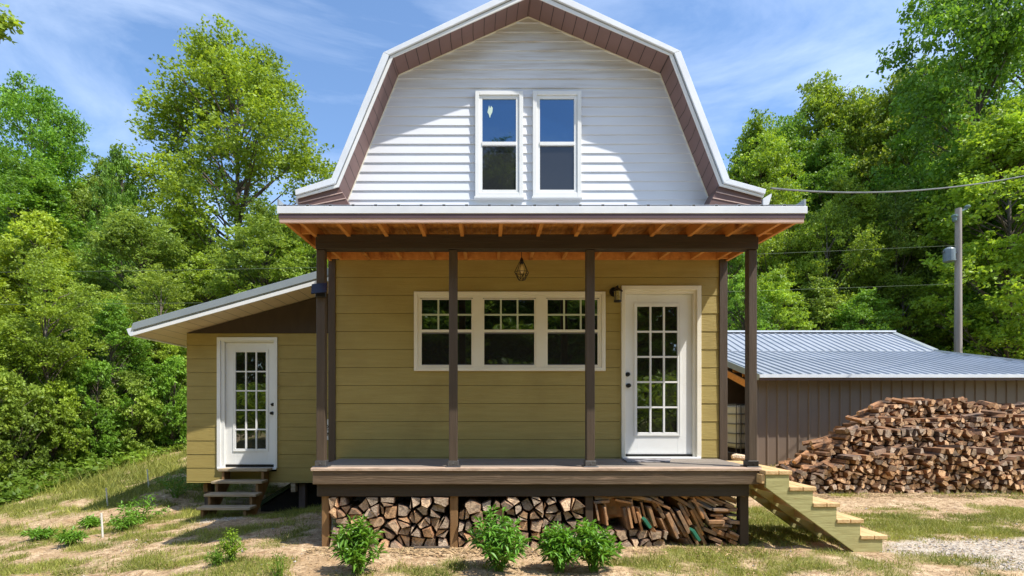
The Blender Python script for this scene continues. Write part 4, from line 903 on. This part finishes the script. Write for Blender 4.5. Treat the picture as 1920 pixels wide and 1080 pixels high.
# ------------------------------------------------------------------ pole and wires
dp = 18.4; pz = thing('utility_pole', 'grey wooden utility pole with a transformer rising behind the shed', 'utility pole', (XP(1796,dp), dp-D0, float(gh(XP(1796,dp), dp-D0))))
q = MB(); q.tube([(XP(1797,dp), dp-D0, .3), (XP(1796.5,dp), dp-D0, 4), (XP(1797,dp), dp-D0, ZP(391,dp))], [.128,.115,.095], 14); q.build('pole', M['pole'], pz)
q = MB(); c = P(1775, 480, dp); q.lathe((c.x, c.y-.1, c.z-.24), [(.15,0),(.175,.02),(.175,.43),(.15,.47),(.06,.52)], 16); tf_ = q.build('transformer', M['transf'], pz)
q = MB(); q.box(c.x+.1, XP(1793,dp), c.y-.05, c.y+.05, c.z+.08, c.z+.13); q.box(c.x+.1, XP(1793,dp), c.y-.05, c.y+.05, c.z-.16, c.z-.11); q.box(c.x-.24, c.x-.1, c.y-.12, c.y-.06, c.z+.09, c.z+.13); q.build('bracket', M['plate'], tf_)
q = MB(); c = P(1814, 390, dp); q.bar(P(1798, 397, dp), c, .06, .06); q.lathe((c.x, c.y, c.z-.02), [(.05,0),(.09,.04),(.09,.09),(.05,.12)], 10); q.build('insulator', M['insul'], pz)
q = MB(); c = P(1785, 410, dp); q.lathe((c.x, c.y-.1, c.z-.15), [(.04,0),(.07,.04),(.07,.15),(.1,.18),(.1,.23),(.05,.26)], 10); q.bar((c.x, c.y-.1, c.z), (XP(1794,dp), c.y, c.z), .05, .05); q.build('insulator', M['insul'], pz)
def wire(pts, r, name, label, mt):
    q = MB(); q.tube(pts, r, 6); o = q.build(name, M[mt]); tag(o, label, 'cable'); return o
wp = []
for k in range(25):
    f_ = k/24; px = 1446+(2300-1446)*f_; dd = 6.6*(1-f_)+15*f_; py = 353 + 85.6*f_ - 229*f_*f_
    wp.append(P(px, py, dd))
wire(wp, .013, 'service_cable', 'thick grey cable running from the house eave off to the right', 'cable')
def span(y0, y1, sag, nm):
    pts = []
    for k in range(41):
        f_ = k/40; px = 1795+(-300-1795)*f_; dd = 18.3-6.8*f_; pts.append(P(px, y0+(y1-y0)*f_+4*sag*f_*(1-f_), dd))
    return wire(pts, .004, 'power_line', nm, 'wire')
span(460, 512, 12, 'upper thin pale power line crossing the woods behind the house')
span(532, 572, 10, 'lower thin pale power line crossing the woods behind the house')
# ------------------------------------------------------------------ trees
def leaf_quads(cen, n_dir, size, rng, asp=.6, up=.5):
    """cen (n,3); random leaf quads"""
    n = len(cen); a = rng.normal(size=(n, 3)); a[:, 2] *= .45; a[:, 2] -= .15; a /= np.linalg.norm(a, axis=1)[:, None]
    nn = rng.normal(size=(n, 3)) + np.array([0, 0, up*2]); b = np.cross(a, nn); b /= (np.linalg.norm(b, axis=1)[:, None]+1e-6)
    nrm = np.cross(a, b); s = size*rng.uniform(.65, 1.3, n)[:, None]
    V = np.empty((n, 4, 3)); V[:, 0] = cen; V[:, 1] = cen + a*s*.5 + b*s*asp*.5 + nrm*s*.10; V[:, 2] = cen + a*s; V[:, 3] = cen + a*s*.5 - b*s*asp*.5 + nrm*s*.10
    return V.reshape(-1, 3)
def tree_proto(seed, H, cr, cb, ncl, nl, ls, clr=1.2, shape='round', open_=0.0):
    nl = int(nl*1.75); ls *= .74
    rng = np.random.default_rng(seed); rnd = random.Random(seed)
    # clump centres
    cl = []
    while len(cl) < ncl:
        t_ = rng.random(); z = H*(cb + (1-cb)*t_)
        if shape == 'round': rr = cr*math.sin(math.pi*min(1, .14+.82*t_))**.75
        elif shape == 'cone': rr = cr*(1-t_*.85)
        else: rr = cr*(.55+.45*math.sin(math.pi*t_))*(1 if t_ < .7 else (1-t_)*2.9+.13)
        ang = rng.uniform(0, 2*math.pi); r = rr*math.sqrt(rng.uniform(.06, 1))
        c = np.array([r*math.cos(ang), r*math.sin(ang), min(z, H-clr*.5)])
        if all(np.linalg.norm((c-o)*np.array([1,1,1.3])) > clr*.62 for o in cl) or rng.random() < .05: cl.append(c)
        elif rng.random() < .02: cl.append(c)
    V = []; T = []
    mb = MB(); bx, by = rng.uniform(-.3,.3,2)
    tp = [Vector((0,0,-.6)), Vector((bx*.3, by*.3, H*.25)), Vector((bx, by, H*.55)), Vector((bx*1.3, by*1.2, H*.9))]
    r0 = .012*H+.03
    def tr(z):
        for p, q in zip(tp[:-1], tp[1:]):
            if p.z <= z <= q.z: return p.lerp(q, (z-p.z)/(q.z-p.z))
        return tp[-1]
    mb.tube(tp, [r0, r0*.8, r0*.5, r0*.12], 8)
    for i, c in enumerate(cl):
        rad = clr*rng.uniform(.65, 1.25); zz = max(H*cb*.6, c[2] - np.hypot(c[0], c[1])*rng.uniform(.5,.9) - .4); p0 = tr(zz); p1 = Vector(c)
        m1 = p0.lerp(p1, .5) + Vector((rnd.uniform(-.2,.2), rnd.uniform(-.2,.2), rnd.uniform(-.05,.3)))
        rb = r0*rng.uniform(.18,.34)
        mb.tube([p0, m1, p1], [rb, rb*.6, rb*.15], 5, cap=False)
        for k in range(3):
            e = p1 + Vector((rnd.uniform(-1,1), rnd.uniform(-1,1), rnd.uniform(-.3,.7)))*rad*.8; mb.tube([m1.lerp(p1, .6), e], [rb*.25, rb*.06], 4, cap=False)
        n = int(nl*rad**2/clr**2)
        u = rng.normal(size=(n, 3)); u /= np.linalg.norm(u, axis=1)[:, None]; rr = rad*rng.uniform(.25, 1, n)[:, None]**.6
        # sub-clumping into leaf sprays
        ns = max(8, n//15); sc = rng.normal(size=(ns, 3)); sc /= np.linalg.norm(sc, axis=1)[:, None]; sc *= rad*rng.uniform(.35, 1.05, ns)[:, None]; sc[:, 2] *= .6
        idx = rng.integers(0, ns, n); pos = c + sc[idx] + rng.normal(size=(n, 3))*np.array([.135,.135,.05])*clr
        V.append(pos); st_ = rng.uniform(0, 1, ns); T.append(np.clip(rng.uniform(0, 1, n)*.3 + st_[idx]*.45 + rng.uniform(0, .35), 0, 1))
    pos = np.concatenate(V); tn = np.concatenate(T)
    me = fastmesh('crown', leaf_quads(pos, None, ls, rng), 4, M['leaf'], tint=tn)
    return me, mb, H
protos = [
    tree_proto(1, 14, 3.6, .30, 62, 420, .26, 1.25), tree_proto(2, 18, 4.6, .34, 74, 420, .29, 1.45),
    tree_proto(3, 20, 5.6, .36, 92, 360, .27, 1.4, 'round'), tree_proto(4, 10, 3.2, .08, 120, 175, .23, .82, 'col'),
    tree_proto(5, 9, 2.8, .04, 120, 160, .21, .75, 'col'), tree_proto(6, 17, 4.0, .20, 125, 240, .28, 1.1, 'col'),
    tree_proto(7, 5, 2.3, .03, 70, 110, .25, .6, 'col'),
    tree_proto(8, 11, 2.6, .5, 26, 300, .2, 1.0, 'round')]
trunks = []
for me, mb, H in protos:
    tm = bpy.data.meshes.new('trunk'); tm.from_pydata([tuple(v) for v in mb.v], [], mb.f); tm.materials.append(M['bark']); tm.shade_smooth(); trunks.append(tm)
def tree(px, d, ytop, pi, wpx, col, label, group, name='broadleaf_tree', cat='tree', X=None):
    me, mb, H = protos[pi]; x = XP(px, d) if X is None else X; y = d - D0; z = float(gh(x, y)); hh = ZP(ytop, d) - z
    s = hh / H; cr = {0:3.6,1:4.6,2:5.6,3:3.2,4:2.8,5:4.0,6:2.3, 7:2.6}[pi]; sx = (wpx*d/F/2)/(cr+.6) if wpx else s
    t_ = thing(name, label, cat, (x, y, z), group); t_.rotation_euler.z = random.Random(px*7+d).uniform(0, 6.28); t_.scale = (sx, sx, s)
    c = bpy.data.objects.new('crown', me); COL.objects.link(c); c.parent = t_; c.color = col
    k = bpy.data.objects.new('trunk', trunks[pi]); COL.objects.link(k); k.parent = t_
    return t_
YG = (1.12,1.1,.78,1); BG = (.85,1.08,.8,1); DG_ = (.70,.92,.68,1); OL = (1.0,.95,.75,1); MG = (1,1,1,1); LG = (1.25,1.3,.9,1); YY = (1.3,1.2,.75,1)
DG_ = DG_; cn = {YG:'yellow-green', BG:'rich green', DG_:'dark green', OL:'olive green', MG:'mid green', LG:'light green', YY:'golden green'}
LW, RW = 'trees in the left woods', 'trees in the right woods'
tree(70, 30, 150, 1, 215, (.72,1,.7,1), 'tall rich green round-topped tree at the far left against the sky', LW)
tree(445, 28, 76, 2, 380, YG, 'tallest airy yellow-green tree left of the white gable, sky showing through', LW)
tree(222, 25, 272, 3, 130, DG_, 'dark green tree between the far left tree and the tall airy tree', LW)
tree(345, 27, 390, 5, 170, OL, 'olive thin-leaved tree in front of the tall airy tree trunk', LW)
def row(lst, d, rowname, grp, side):
    n = len(lst)
    for k, (px, yt, pi, w, col) in enumerate(lst):
        ordn = ['leftmost','second from the left','third from the left','fourth from the left','fifth from the left','sixth from the left','seventh from the left','eighth from the left','ninth from the left'][k]
        dk_ = d[k] if isinstance(d, list) else d+((k*37) % 5-2)*.45; tree(px, dk_, yt, pi, w, col, f'{cn[col]} tree, {ordn} in the {rowname}, {side}', grp)
tree(60, 27, 300, 5, 230, DG_, 'shaded dark green tree under the tall far left crown', LW)
tree(200, 31, 300, 5, 170, MG, 'mid green tree filling the dip between the two tall left crowns', LW)
row([(-60,420,3,260,YY),(70,395,3,230,YY),(175,460,4,190,BG),(265,400,0,210,MG),(395,470,3,200,YG),(500,380,5,220,MG),(585,400,3,200,LG)], 21, 'middle row', LW, 'left woods')
row([(-110,520,4,280,MG),(30,600,4,200,YG),(120,640,3,170,MG),(205,560,4,180,DG_),(285,600,3,160,YG),(345,650,4,150,BG)], [11.2,11.8,12.9,13.7,14.8,15.8], 'front row', LW, 'left woods')
tree(95, 11.8, 470, 7, 190, YG, 'slender tree with a pale bare leaning trunk in the left woods', LW)
tree(290, 15, 500, 7, 170, OL, 'slender bare-trunked tree behind the left end of the side room roof', LW)
row([(-20,300,1,260,DG_),(170,330,5,240,MG),(300,430,1,240,DG_),(560,420,1,260,DG_),(650,440,1,260,DG_)], 34, 'back row', LW, 'left woods')
tree(1830, 23, -110, 1, 330, (.62,.85,.62,1), 'tallest dark green tree at the top right corner of the view', RW)
tree(1700, 29, 125, 5, 230, OL, 'tall olive tree below the dark corner tree on the right', RW)
tree(1540, 33, 135, 5, 190, YG, 'tall yellow-green tree at the peak of the right skyline', RW)
tree(1560, 23.5, 380, 7, 150, YG, 'slender bare-trunked tree behind the ridge end of the shed roof', RW)
tree(1685, 24, 350, 7, 160, MG, 'slender bare-trunked tree left of the power pole', RW)
tree(1845, 22.5, 400, 7, 150, LG, 'slender bare-trunked tree right of the power pole', RW)
tree(1420, 30, 215, 5, 190, LG, 'bright round tree rising next to the right gable slope', RW)
tree(1890, 20, 190, 5, 300, LG, 'light green feathery tree at the right edge behind the power pole', RW)
row([(1375,420,3,140,BG),(1445,340,5,160,YG),(1520,400,3,150,MG),(1590,330,5,170,YG),(1665,400,3,150,LG),(1735,330,5,170,OL),(1815,410,3,150,YG),(1890,330,5,170,LG),(1985,320,0,240,MG)], 25.5, 'front row', RW, 'right woods')
row([(1345,330,5,160,OL),(1405,285,5,170,MG),(1475,215,5,170,BG),(1550,250,5,160,DG_),(1610,165,5,190,YG),(1690,230,5,180,MG),(1765,200,5,190,OL),(1850,240,5,180,DG_),(1940,190,1,260,MG)], 31, 'middle row', RW, 'right woods')
row([(1330,330,5,220,DG_),(1460,240,1,220,DG_),(1590,190,5,230,MG),(1740,110,1,260,OL),(1930,60,1,320,DG_)], 39, 'back row', RW, 'right woods')
row([(1390,510,3,160,BG),(1450,500,3,170,LG),(1530,520,4,170,MG),(1620,540,3,180,DG_),(1700,520,4,170,YG),(1850,520,3,180,DG_),(1940,540,3,180,MG)], 22, 'low line behind the shed', RW, 'right woods')
row([(760,300,1,300,MG),(900,280,5,280,DG_),(1060,300,1,300,MG),(1210,290,5,280,YG)], 36, 'line hidden behind the house', 'trees behind the house', 'woods')
# woods' edge shrubs on the left
for k, (px, d, yt, w, col, lb) in enumerate([(-60,10.2,660,180,OL,'olive shrub at the far left woods edge'),(30,11.0,690,140,MG,'mid green shrub second along the left woods edge'),(100,11.8,700,130,YG,'yellow-green shrub in the middle of the left woods edge'),
        (175,12.7,670,130,DG_,'dark green shrub right of the middle on the left woods edge'),(250,13.4,690,120,MG,'mid green shrub nearing the side room on the woods edge'),(322,14.1,660,130,BG,'rich green shrub beside the side room corner'),
        (400,16,700,160,BG,'rich green shrub seen through the gap under the side room'),(520,16,700,160,DG_,'dark green shrub behind the side room')]):
    tree(px, d, yt, 6, w, col, lb, 'shrubs along the left woods edge', 'shrub', 'shrub')
# far wood as one mass
rng = np.random.default_rng(5); n = 60000
ang = rng.uniform(-1.15, 1.15, n); dd = rng.uniform(46, 56, n); X_ = np.sin(ang)*dd*1.2; Y_ = np.cos(ang)*dd
Zb = gh(X_, Y_); Hh = 9 + 5*fbm(X_*.12, Y_*.12, 3)*1.4 + 1.5*sstep(0, 30, X_)*3; Z_ = Zb + Hh*rng.uniform(0, 1, n)**.7
ob = bpy.data.objects.new('distant_woods', fastmesh('distant_woods', leaf_quads(np.stack([X_, Y_, Z_], 1), None, 1.0, rng), 4, M['leaf'], tint=rng.uniform(0, .8, n))); COL.objects.link(ob); ob.color = (.75, .9, .7, 1)
tag(ob, 'far woodland mass closing off the view behind both rows of trees', 'woods', kind='stuff')
# undergrowth foliage mass at the feet of the woods
def under(x0, x1, d0, d1, h, n, seed, label, ls):
    rng = np.random.default_rng(seed); px = rng.uniform(x0, x1, n); e0 = d0 + (np.clip(px, -300, 500)*.0125 if x0 < 0 else 0) + 1.0*(fbm(px*.012, px*0, 7)-.5); dd = e0 + (d1-d0)*rng.uniform(0, 1, n)**1.5; X_ = (px-CX)*dd/F; Y_ = dd-D0
    hh = h*(.35+1.1*fbm(X_*.6, Y_*.6, seed))*np.clip((dd-e0)/3.5, .08, 1); Z_ = gh(X_, Y_)+hh*rng.uniform(0, 1, n)**.8
    ob = bpy.data.objects.new('undergrowth', fastmesh('undergrowth', leaf_quads(np.stack([X_, Y_, Z_], 1), None, ls, rng), 4, M['leaf'], tint=np.clip(fbm(X_*1.3, Y_*1.3, 2)*1.2-.2+rng.uniform(-.2,.2,n), 0, 1))); COL.objects.link(ob); ob.color = (.9,.98,.8,1)
    tag(ob, label, 'undergrowth', kind='stuff')
under(-500, 640, 9.4, 19, 2.2, 70000, 1, 'dense leafy undergrowth filling the foot of the left woods', .13)
under(1250, 2500, 19.5, 30, 4.0, 50000, 2, 'dense leafy undergrowth filling the foot of the right woods', .2)
# branch tip top left
br = MB(); c = P(-6, 40, 9); br.tube([P(-60, 30, 9), P(-10, 45, 9), P(25, 42, 9)], [.03,.015,.004], 6)
bt = thing('tree_branch', 'leafy branch tip poking in at the top left corner', 'branch', tuple(P(-60,30,9))); br.build('twig', M['bark'], bt)
rng = np.random.default_rng(8); cen = np.array([list(P(a, b, 9)) for a, b in [(5,20),(8,35),(22,44),(30,40),(12,60),(5,70),(0,50),(15,48)] for _ in range(22)]) + rng.normal(size=(176,3))*.05
me = fastmesh('leaves', leaf_quads(cen, None, .10, rng), 4, M['leaf'], tint=rng.uniform(0,1,176)); o = bpy.data.objects.new('leaves', me); COL.objects.link(o); o.parent = bt; o.location = -Vector(bt.location); o.color = YG
# trees behind the camera (seen mirrored in the panes)
adj = ['tallest pointed','slim','round','broad','upright','shady','far left','far right','leaning','bushy','wide','pale']
for k, (x, d_, h, pi) in enumerate([(1.0,-31,20.5,5),(-5,-28,14,0),(4.4,-30,14.5,5),(8.5,-27,13,5),(-10,-27,15,5),(-15,-26,16,1),(-27,-26,16,1),(26,-26,15,1),(13,-27,14,5),(-2.2,-27,11.5,3),(19,-27,15,1),(5,-26,11,3)]):
    me, mb, H = protos[pi]; t_ = thing('broadleaf_tree', f"{adj[k]} tree across the clearing, seen mirrored in the house panes", 'tree', (x, d_, 0), 'trees across the clearing')
    t_.scale = (h/H*(1.25 if k else .8), h/H*1.25, h/H); t_.rotation_euler.z = k
    for nm, dat in (('crown', me), ('trunk', trunks[pi])):
        c = bpy.data.objects.new(nm, dat); COL.objects.link(c); c.parent = t_; c.color = (.9,.95,.8,1)
rng = np.random.default_rng(55); n = 30000; X_ = rng.uniform(-38, 38, n); Y_ = rng.uniform(-38, -31, n)
Z_ = (7+5*fbm(X_*.2, Y_*.2, 3))*rng.uniform(0, 1, n)**.8
ob = bpy.data.objects.new('facing_woods', fastmesh('facing_woods', leaf_quads(np.stack([X_, Y_, Z_], 1), None, .8, rng), 4, M['leaf'], tint=rng.uniform(0, .6, n))); COL.objects.link(ob); ob.color = (.8,.9,.7,1)
tag(ob, 'woodland mass across the clearing, mirrored dark in the window panes', 'woods', kind='stuff')
# ------------------------------------------------------------------ grass, straw, gravel
rng = np.random.default_rng(56); n = 24000; X_ = rng.uniform(-30, 30, n); Y_ = rng.uniform(-21, -17, n); Z_ = (1.6+3.2*fbm(X_*.35, Y_*.35, 8))*rng.uniform(0, 1, n)**.8
ob = bpy.data.objects.new('facing_brush', fastmesh('facing_brush', leaf_quads(np.stack([X_, Y_, Z_], 1), None, .35, rng), 4, M['leaf'], tint=rng.uniform(0, 1, n))); COL.objects.link(ob); ob.color = (1.1,1.1,.8,1)
tag(ob, 'low brush across the clearing, mirrored green in the door panes', 'brush', kind='stuff')
def scatter(n, x0, x1, y0, y1, rng): return rng.uniform(x0, x1, n), rng.uniform(y0, y1, n)
rng = np.random.default_rng(12)
Vs = []; Ts = []
def blades(n, x0, x1, y0, y1, h, w, thr=.25, dens=None, z_add=0):
    X_, Y_ = scatter(n, x0, x1, y0, y1, rng); g, gr = masks(X_, Y_)
    k = rng.random(n) < np.clip((g-thr)*1.35, 0.0, 1)
    k &= ~((X_ > -1.8) & (X_ < 2.85) & (Y_ > -1.02) & (Y_ < 8)) & ~((X_ > 5.5) & (X_ < 11.6) & (Y_ > 2.6) & (Y_ < 4.5))
    X_, Y_, g = X_[k], Y_[k], g[k]; n = len(X_); Z_ = gh(X_, Y_); a = rng.uniform(0, 6.28, n); hh = h*rng.uniform(.4, 1.3, n)*(.6+.6*g); ww = w*rng.uniform(.7,1.3,n)
    V = np.empty((n, 3, 3)); V[:, 0] = np.stack([X_-np.cos(a)*ww, Y_-np.sin(a)*ww, Z_-.01], 1); V[:, 1] = np.stack([X_+np.cos(a)*ww, Y_+np.sin(a)*ww, Z_-.01], 1)
    le = rng.normal(size=(n, 2))*hh[:, None]*.55; V[:, 2] = np.stack([X_+le[:, 0], Y_+le[:, 1], Z_+hh], 1)
    Vs.append(V.reshape(-1, 3)); Ts.append(np.clip(rng.uniform(-.2, .9, n)+(fbm(X_*2, Y_*2, 5)-.5), 0, 1))
blades(260000, -6.5, 8, -2.4, 2.6, .046, .0040, thr=.3)
blades(110000, -14, -2.5, 1.5, 9, .075, .006, thr=.33)
blades(40000, 2, 14, 1.5, 6, .05, .006)
blades(16000, -10, -4, -.5, 3.5, .10, .005, thr=.5)
blades(9000, -13, -5, 3.5, 8, .26, .007, thr=.45)
blades(90000, -6.5, 8, -2.4, 2.6, .032, .0038, thr=.1)
me = fastmesh('grass', np.concatenate(Vs), 3, M['grassm'], tint=np.concatenate(Ts)); o = bpy.data.objects.new('grass', me); COL.objects.link(o); o.color = (.98,1.05,.8,1); tag(o, 'short patchy grass growing through the tan dirt around the house', 'grass', kind='stuff')
n = 60000; X_, Y_ = scatter(n, -8, 9, -2.4, 3.2, rng); X_[:5000] = rng.uniform(4.8, 11, 5000); Y_[:5000] = 2.55-np.abs(rng.normal(size=5000))*.18; X_[5000:8000] = rng.uniform(-1.9, 2.9, 3000); Y_[5000:8000] = -1.0-np.abs(rng.normal(size=3000))*.12; k = ~((X_ > -1.8) & (X_ < 2.85) & (Y_ > -.95)); big = 1+.9*(np.arange(n) < 8000)[k]; X_, Y_ = X_[k], Y_[k]; n = len(X_); Z_ = gh(X_, Y_)+.006
a = rng.uniform(0, 6.28, n); ln = rng.uniform(.008, .03, n)*big; w = rng.uniform(.0015, .005, n)*big**1.8; dx, dy = np.cos(a), np.sin(a)
V = np.empty((n, 4, 3)); tz = rng.uniform(-.004, .012, n)
V[:, 0] = np.stack([X_-dx*ln, Y_-dy*ln, Z_], 1); V[:, 1] = np.stack([X_-dy*w, Y_+dx*w, Z_+.003], 1); V[:, 2] = np.stack([X_+dx*ln, Y_+dy*ln, Z_+tz], 1); V[:, 3] = np.stack([X_+dy*w, Y_-dx*w, Z_+.003], 1)
me = fastmesh('straw_litter', V.reshape(-1, 3), 4, M['straw'], tint=rng.uniform(.4, 1.15, n)); o = bpy.data.objects.new('straw_litter', me); COL.objects.link(o); tag(o, 'bits of dry straw and chips scattered over the bare dirt', 'straw', kind='stuff')
n = 26000; X_, Y_ = scatter(n, -5, 11, -2.3, 1.6, rng); g, gr = masks(X_, Y_); k = rng.random(n) < gr*.6+.02; X_, Y_ = X_[k], Y_[k]; n = len(X_); Z_ = gh(X_, Y_)
base = np.array([[1,0,0],[0,1,0],[-1,0,0],[0,-1,0],[0,0,1],[0,0,-1]], float); fc = [(0,1,4),(1,2,4),(2,3,4),(3,0,4),(1,0,5),(2,1,5),(3,2,5),(0,3,5)]
r = rng.uniform(.006, .019, n); J = base[None]*rng.uniform(.6, 1.3, (n, 6, 1))*r[:, None, None]; J[:, :, 2] *= .6; J = J + np.stack([X_, Y_, Z_+r*.2], 1)[:, None]
T = J[:, [i for f in fc for i in f]]
me = fastmesh('gravel', T.reshape(-1, 3), 3, M['pebble'], tint=np.repeat(rng.uniform(.5, 1.15, n), 8)); o = bpy.data.objects.new('gravel', me); COL.objects.link(o); tag(o, 'light grey gravel spread on the path beside the stairs', 'gravel', kind='stuff')
# ------------------------------------------------------------------ planted shrubs
def peony(px, d, hpx, wpx, seed, label, col, grp='leafy plants before the porch', nst=24, leaf=.088, name='leafy_plant'):
    rng = random.Random(seed); x, y = XP(px, d), d-D0; z = float(gh(x, y)); h = hpx*d/F; w = wpx*d/F/2
    t_ = thing(name, label, 'plant', (x, y, z), grp); sm = MB(); V = []; T = []
    for k in range(nst):
        an = k*2.4+rng.uniform(-.3,.3); rr = w*math.sqrt((k+.5)/nst)*.85; hh = h*(1.0-.5*((k+.5)/nst)**1.5)*rng.uniform(.6,1.05)
        p0 = Vector((rng.uniform(-.04,.04), rng.uniform(-.04,.04), 0)); p2 = Vector((math.cos(an)*rr, math.sin(an)*rr, hh)); p1 = p0.lerp(p2, .5)+Vector((0,0,hh*.14))
        sm.tube([p0, p1, p2], [.006,.0045,.002], 5, cap=False)
        ns = 9
        for j in range(ns):
            f_ = .28+.74*j/(ns-1); f_ = min(f_, 1); q = p0.lerp(p1, f_*2) if f_ < .5 else p1.lerp(p2, f_*2-1)
            for m_ in range(6 if j > 3 else 2):
                a = rng.uniform(0, 6.28); el = rng.uniform(-.45, .8) if j < 8 else rng.uniform(.2, 1.2)
                dv = Vector((math.cos(a)*math.cos(el), math.sin(a)*math.cos(el), math.sin(el))); L_ = leaf*rng.uniform(.6,1.25)
                sv = dv.cross(Vector((rng.uniform(-.3,.3), rng.uniform(-.3,.3), 1))).normalized(); nv = sv.cross(dv)
                b = q + dv*.018
                V += [b, b+dv*L_*.42+sv*L_*.14+nv*L_*.06, b+dv*L_-Vector((0,0,L_*.25)), b+dv*L_*.42-sv*L_*.14+nv*L_*.06]; T.append(rng.uniform(0,1)*.6+.4*f_)
    stm = sm.build('stem', M['leafshiny']); stm.parent = t_; stm.color = (.9,.9,.7,1)
    me = fastmesh('leaves', np.array([tuple(v) for v in V]), 4, M['leafshiny'], tint=np.array(T)); o = bpy.data.objects.new('leaves', me); COL.objects.link(o); o.parent = t_; o.color = col
peony(668, 4.62, 92, 105, 1, 'leafy green plant in front of the left log bay', (1,1.05,.8,1))
peony(935, 4.68, 108, 135, 2, 'leafy green plant in front of the middle log bay', (.85,1,.85,1))
peony(1048, 4.70, 84, 90, 3, 'left one of two touching plants before the middle-right deck post', (.85,1,.8,1))
peony(1112, 4.68, 92, 110, 4, 'right one of two touching plants before the middle-right deck post', (.95,1.05,.8,1))
peony(433, 4.95, 62, 52, 5, 'small yellow-green bush on the bare dirt left of the porch', (1.9,1.45,.9,1), 'low plants on the slope', 14, .04, 'small_bush')
peony(405, 4.85, 34, 40, 15, 'tiny dark bush left of the yellow-green bush', (1,.95,.9,1), 'low plants on the slope', 9, .035, 'small_bush')
peony(520, 4.55, 42, 46, 6, 'sparse reddish-stemmed seedling at the bottom edge of the photo', (1.1,.8,.7,1), 'low plants on the slope', 7, .03, 'seedling')
for k, (px, d, h, w, lb) in enumerate([(262,7.9,52,120,'bushy weed clump left of the wooden steps'),(235,7.3,34,80,'lower weed clump down the slope from the bushy one'),(75,7.0,22,56,'small weed tuft at the left on bare dirt'),(130,6.4,26,60,'grassy weed tuft below the short white stake'),(170,7.8,18,40,'weed tuft near the middle of the left dirt strip'),(330,9.4,50,120,'weed clump by the side room corner')]):
    peony(px, d, h, w, 20+k, lb, (1.0,1.05,.8,1), 'weeds on the left slope', 12, .07, 'weed_clump')
for (px, y0, y1, d, lb) in ((276, 880, 930, 10.0, 'taller thin white stake standing near the woods edge'), (190, 962, 1006, 6.9, 'thin white stake standing in the left dirt slope'), (199, 915, 945, 9.0, 'short pale stake between the two thin white stakes')):
    q = MB(); a_, b_ = P(px, y0, d), P(px+3, y1, d); q.tube([a_, (b_.x, b_.y, float(gh(b_.x, b_.y))-.03)], .012, 6); tag(q.build('garden_stake', M['stake']), lb, 'stake', 'white stakes on the slope')
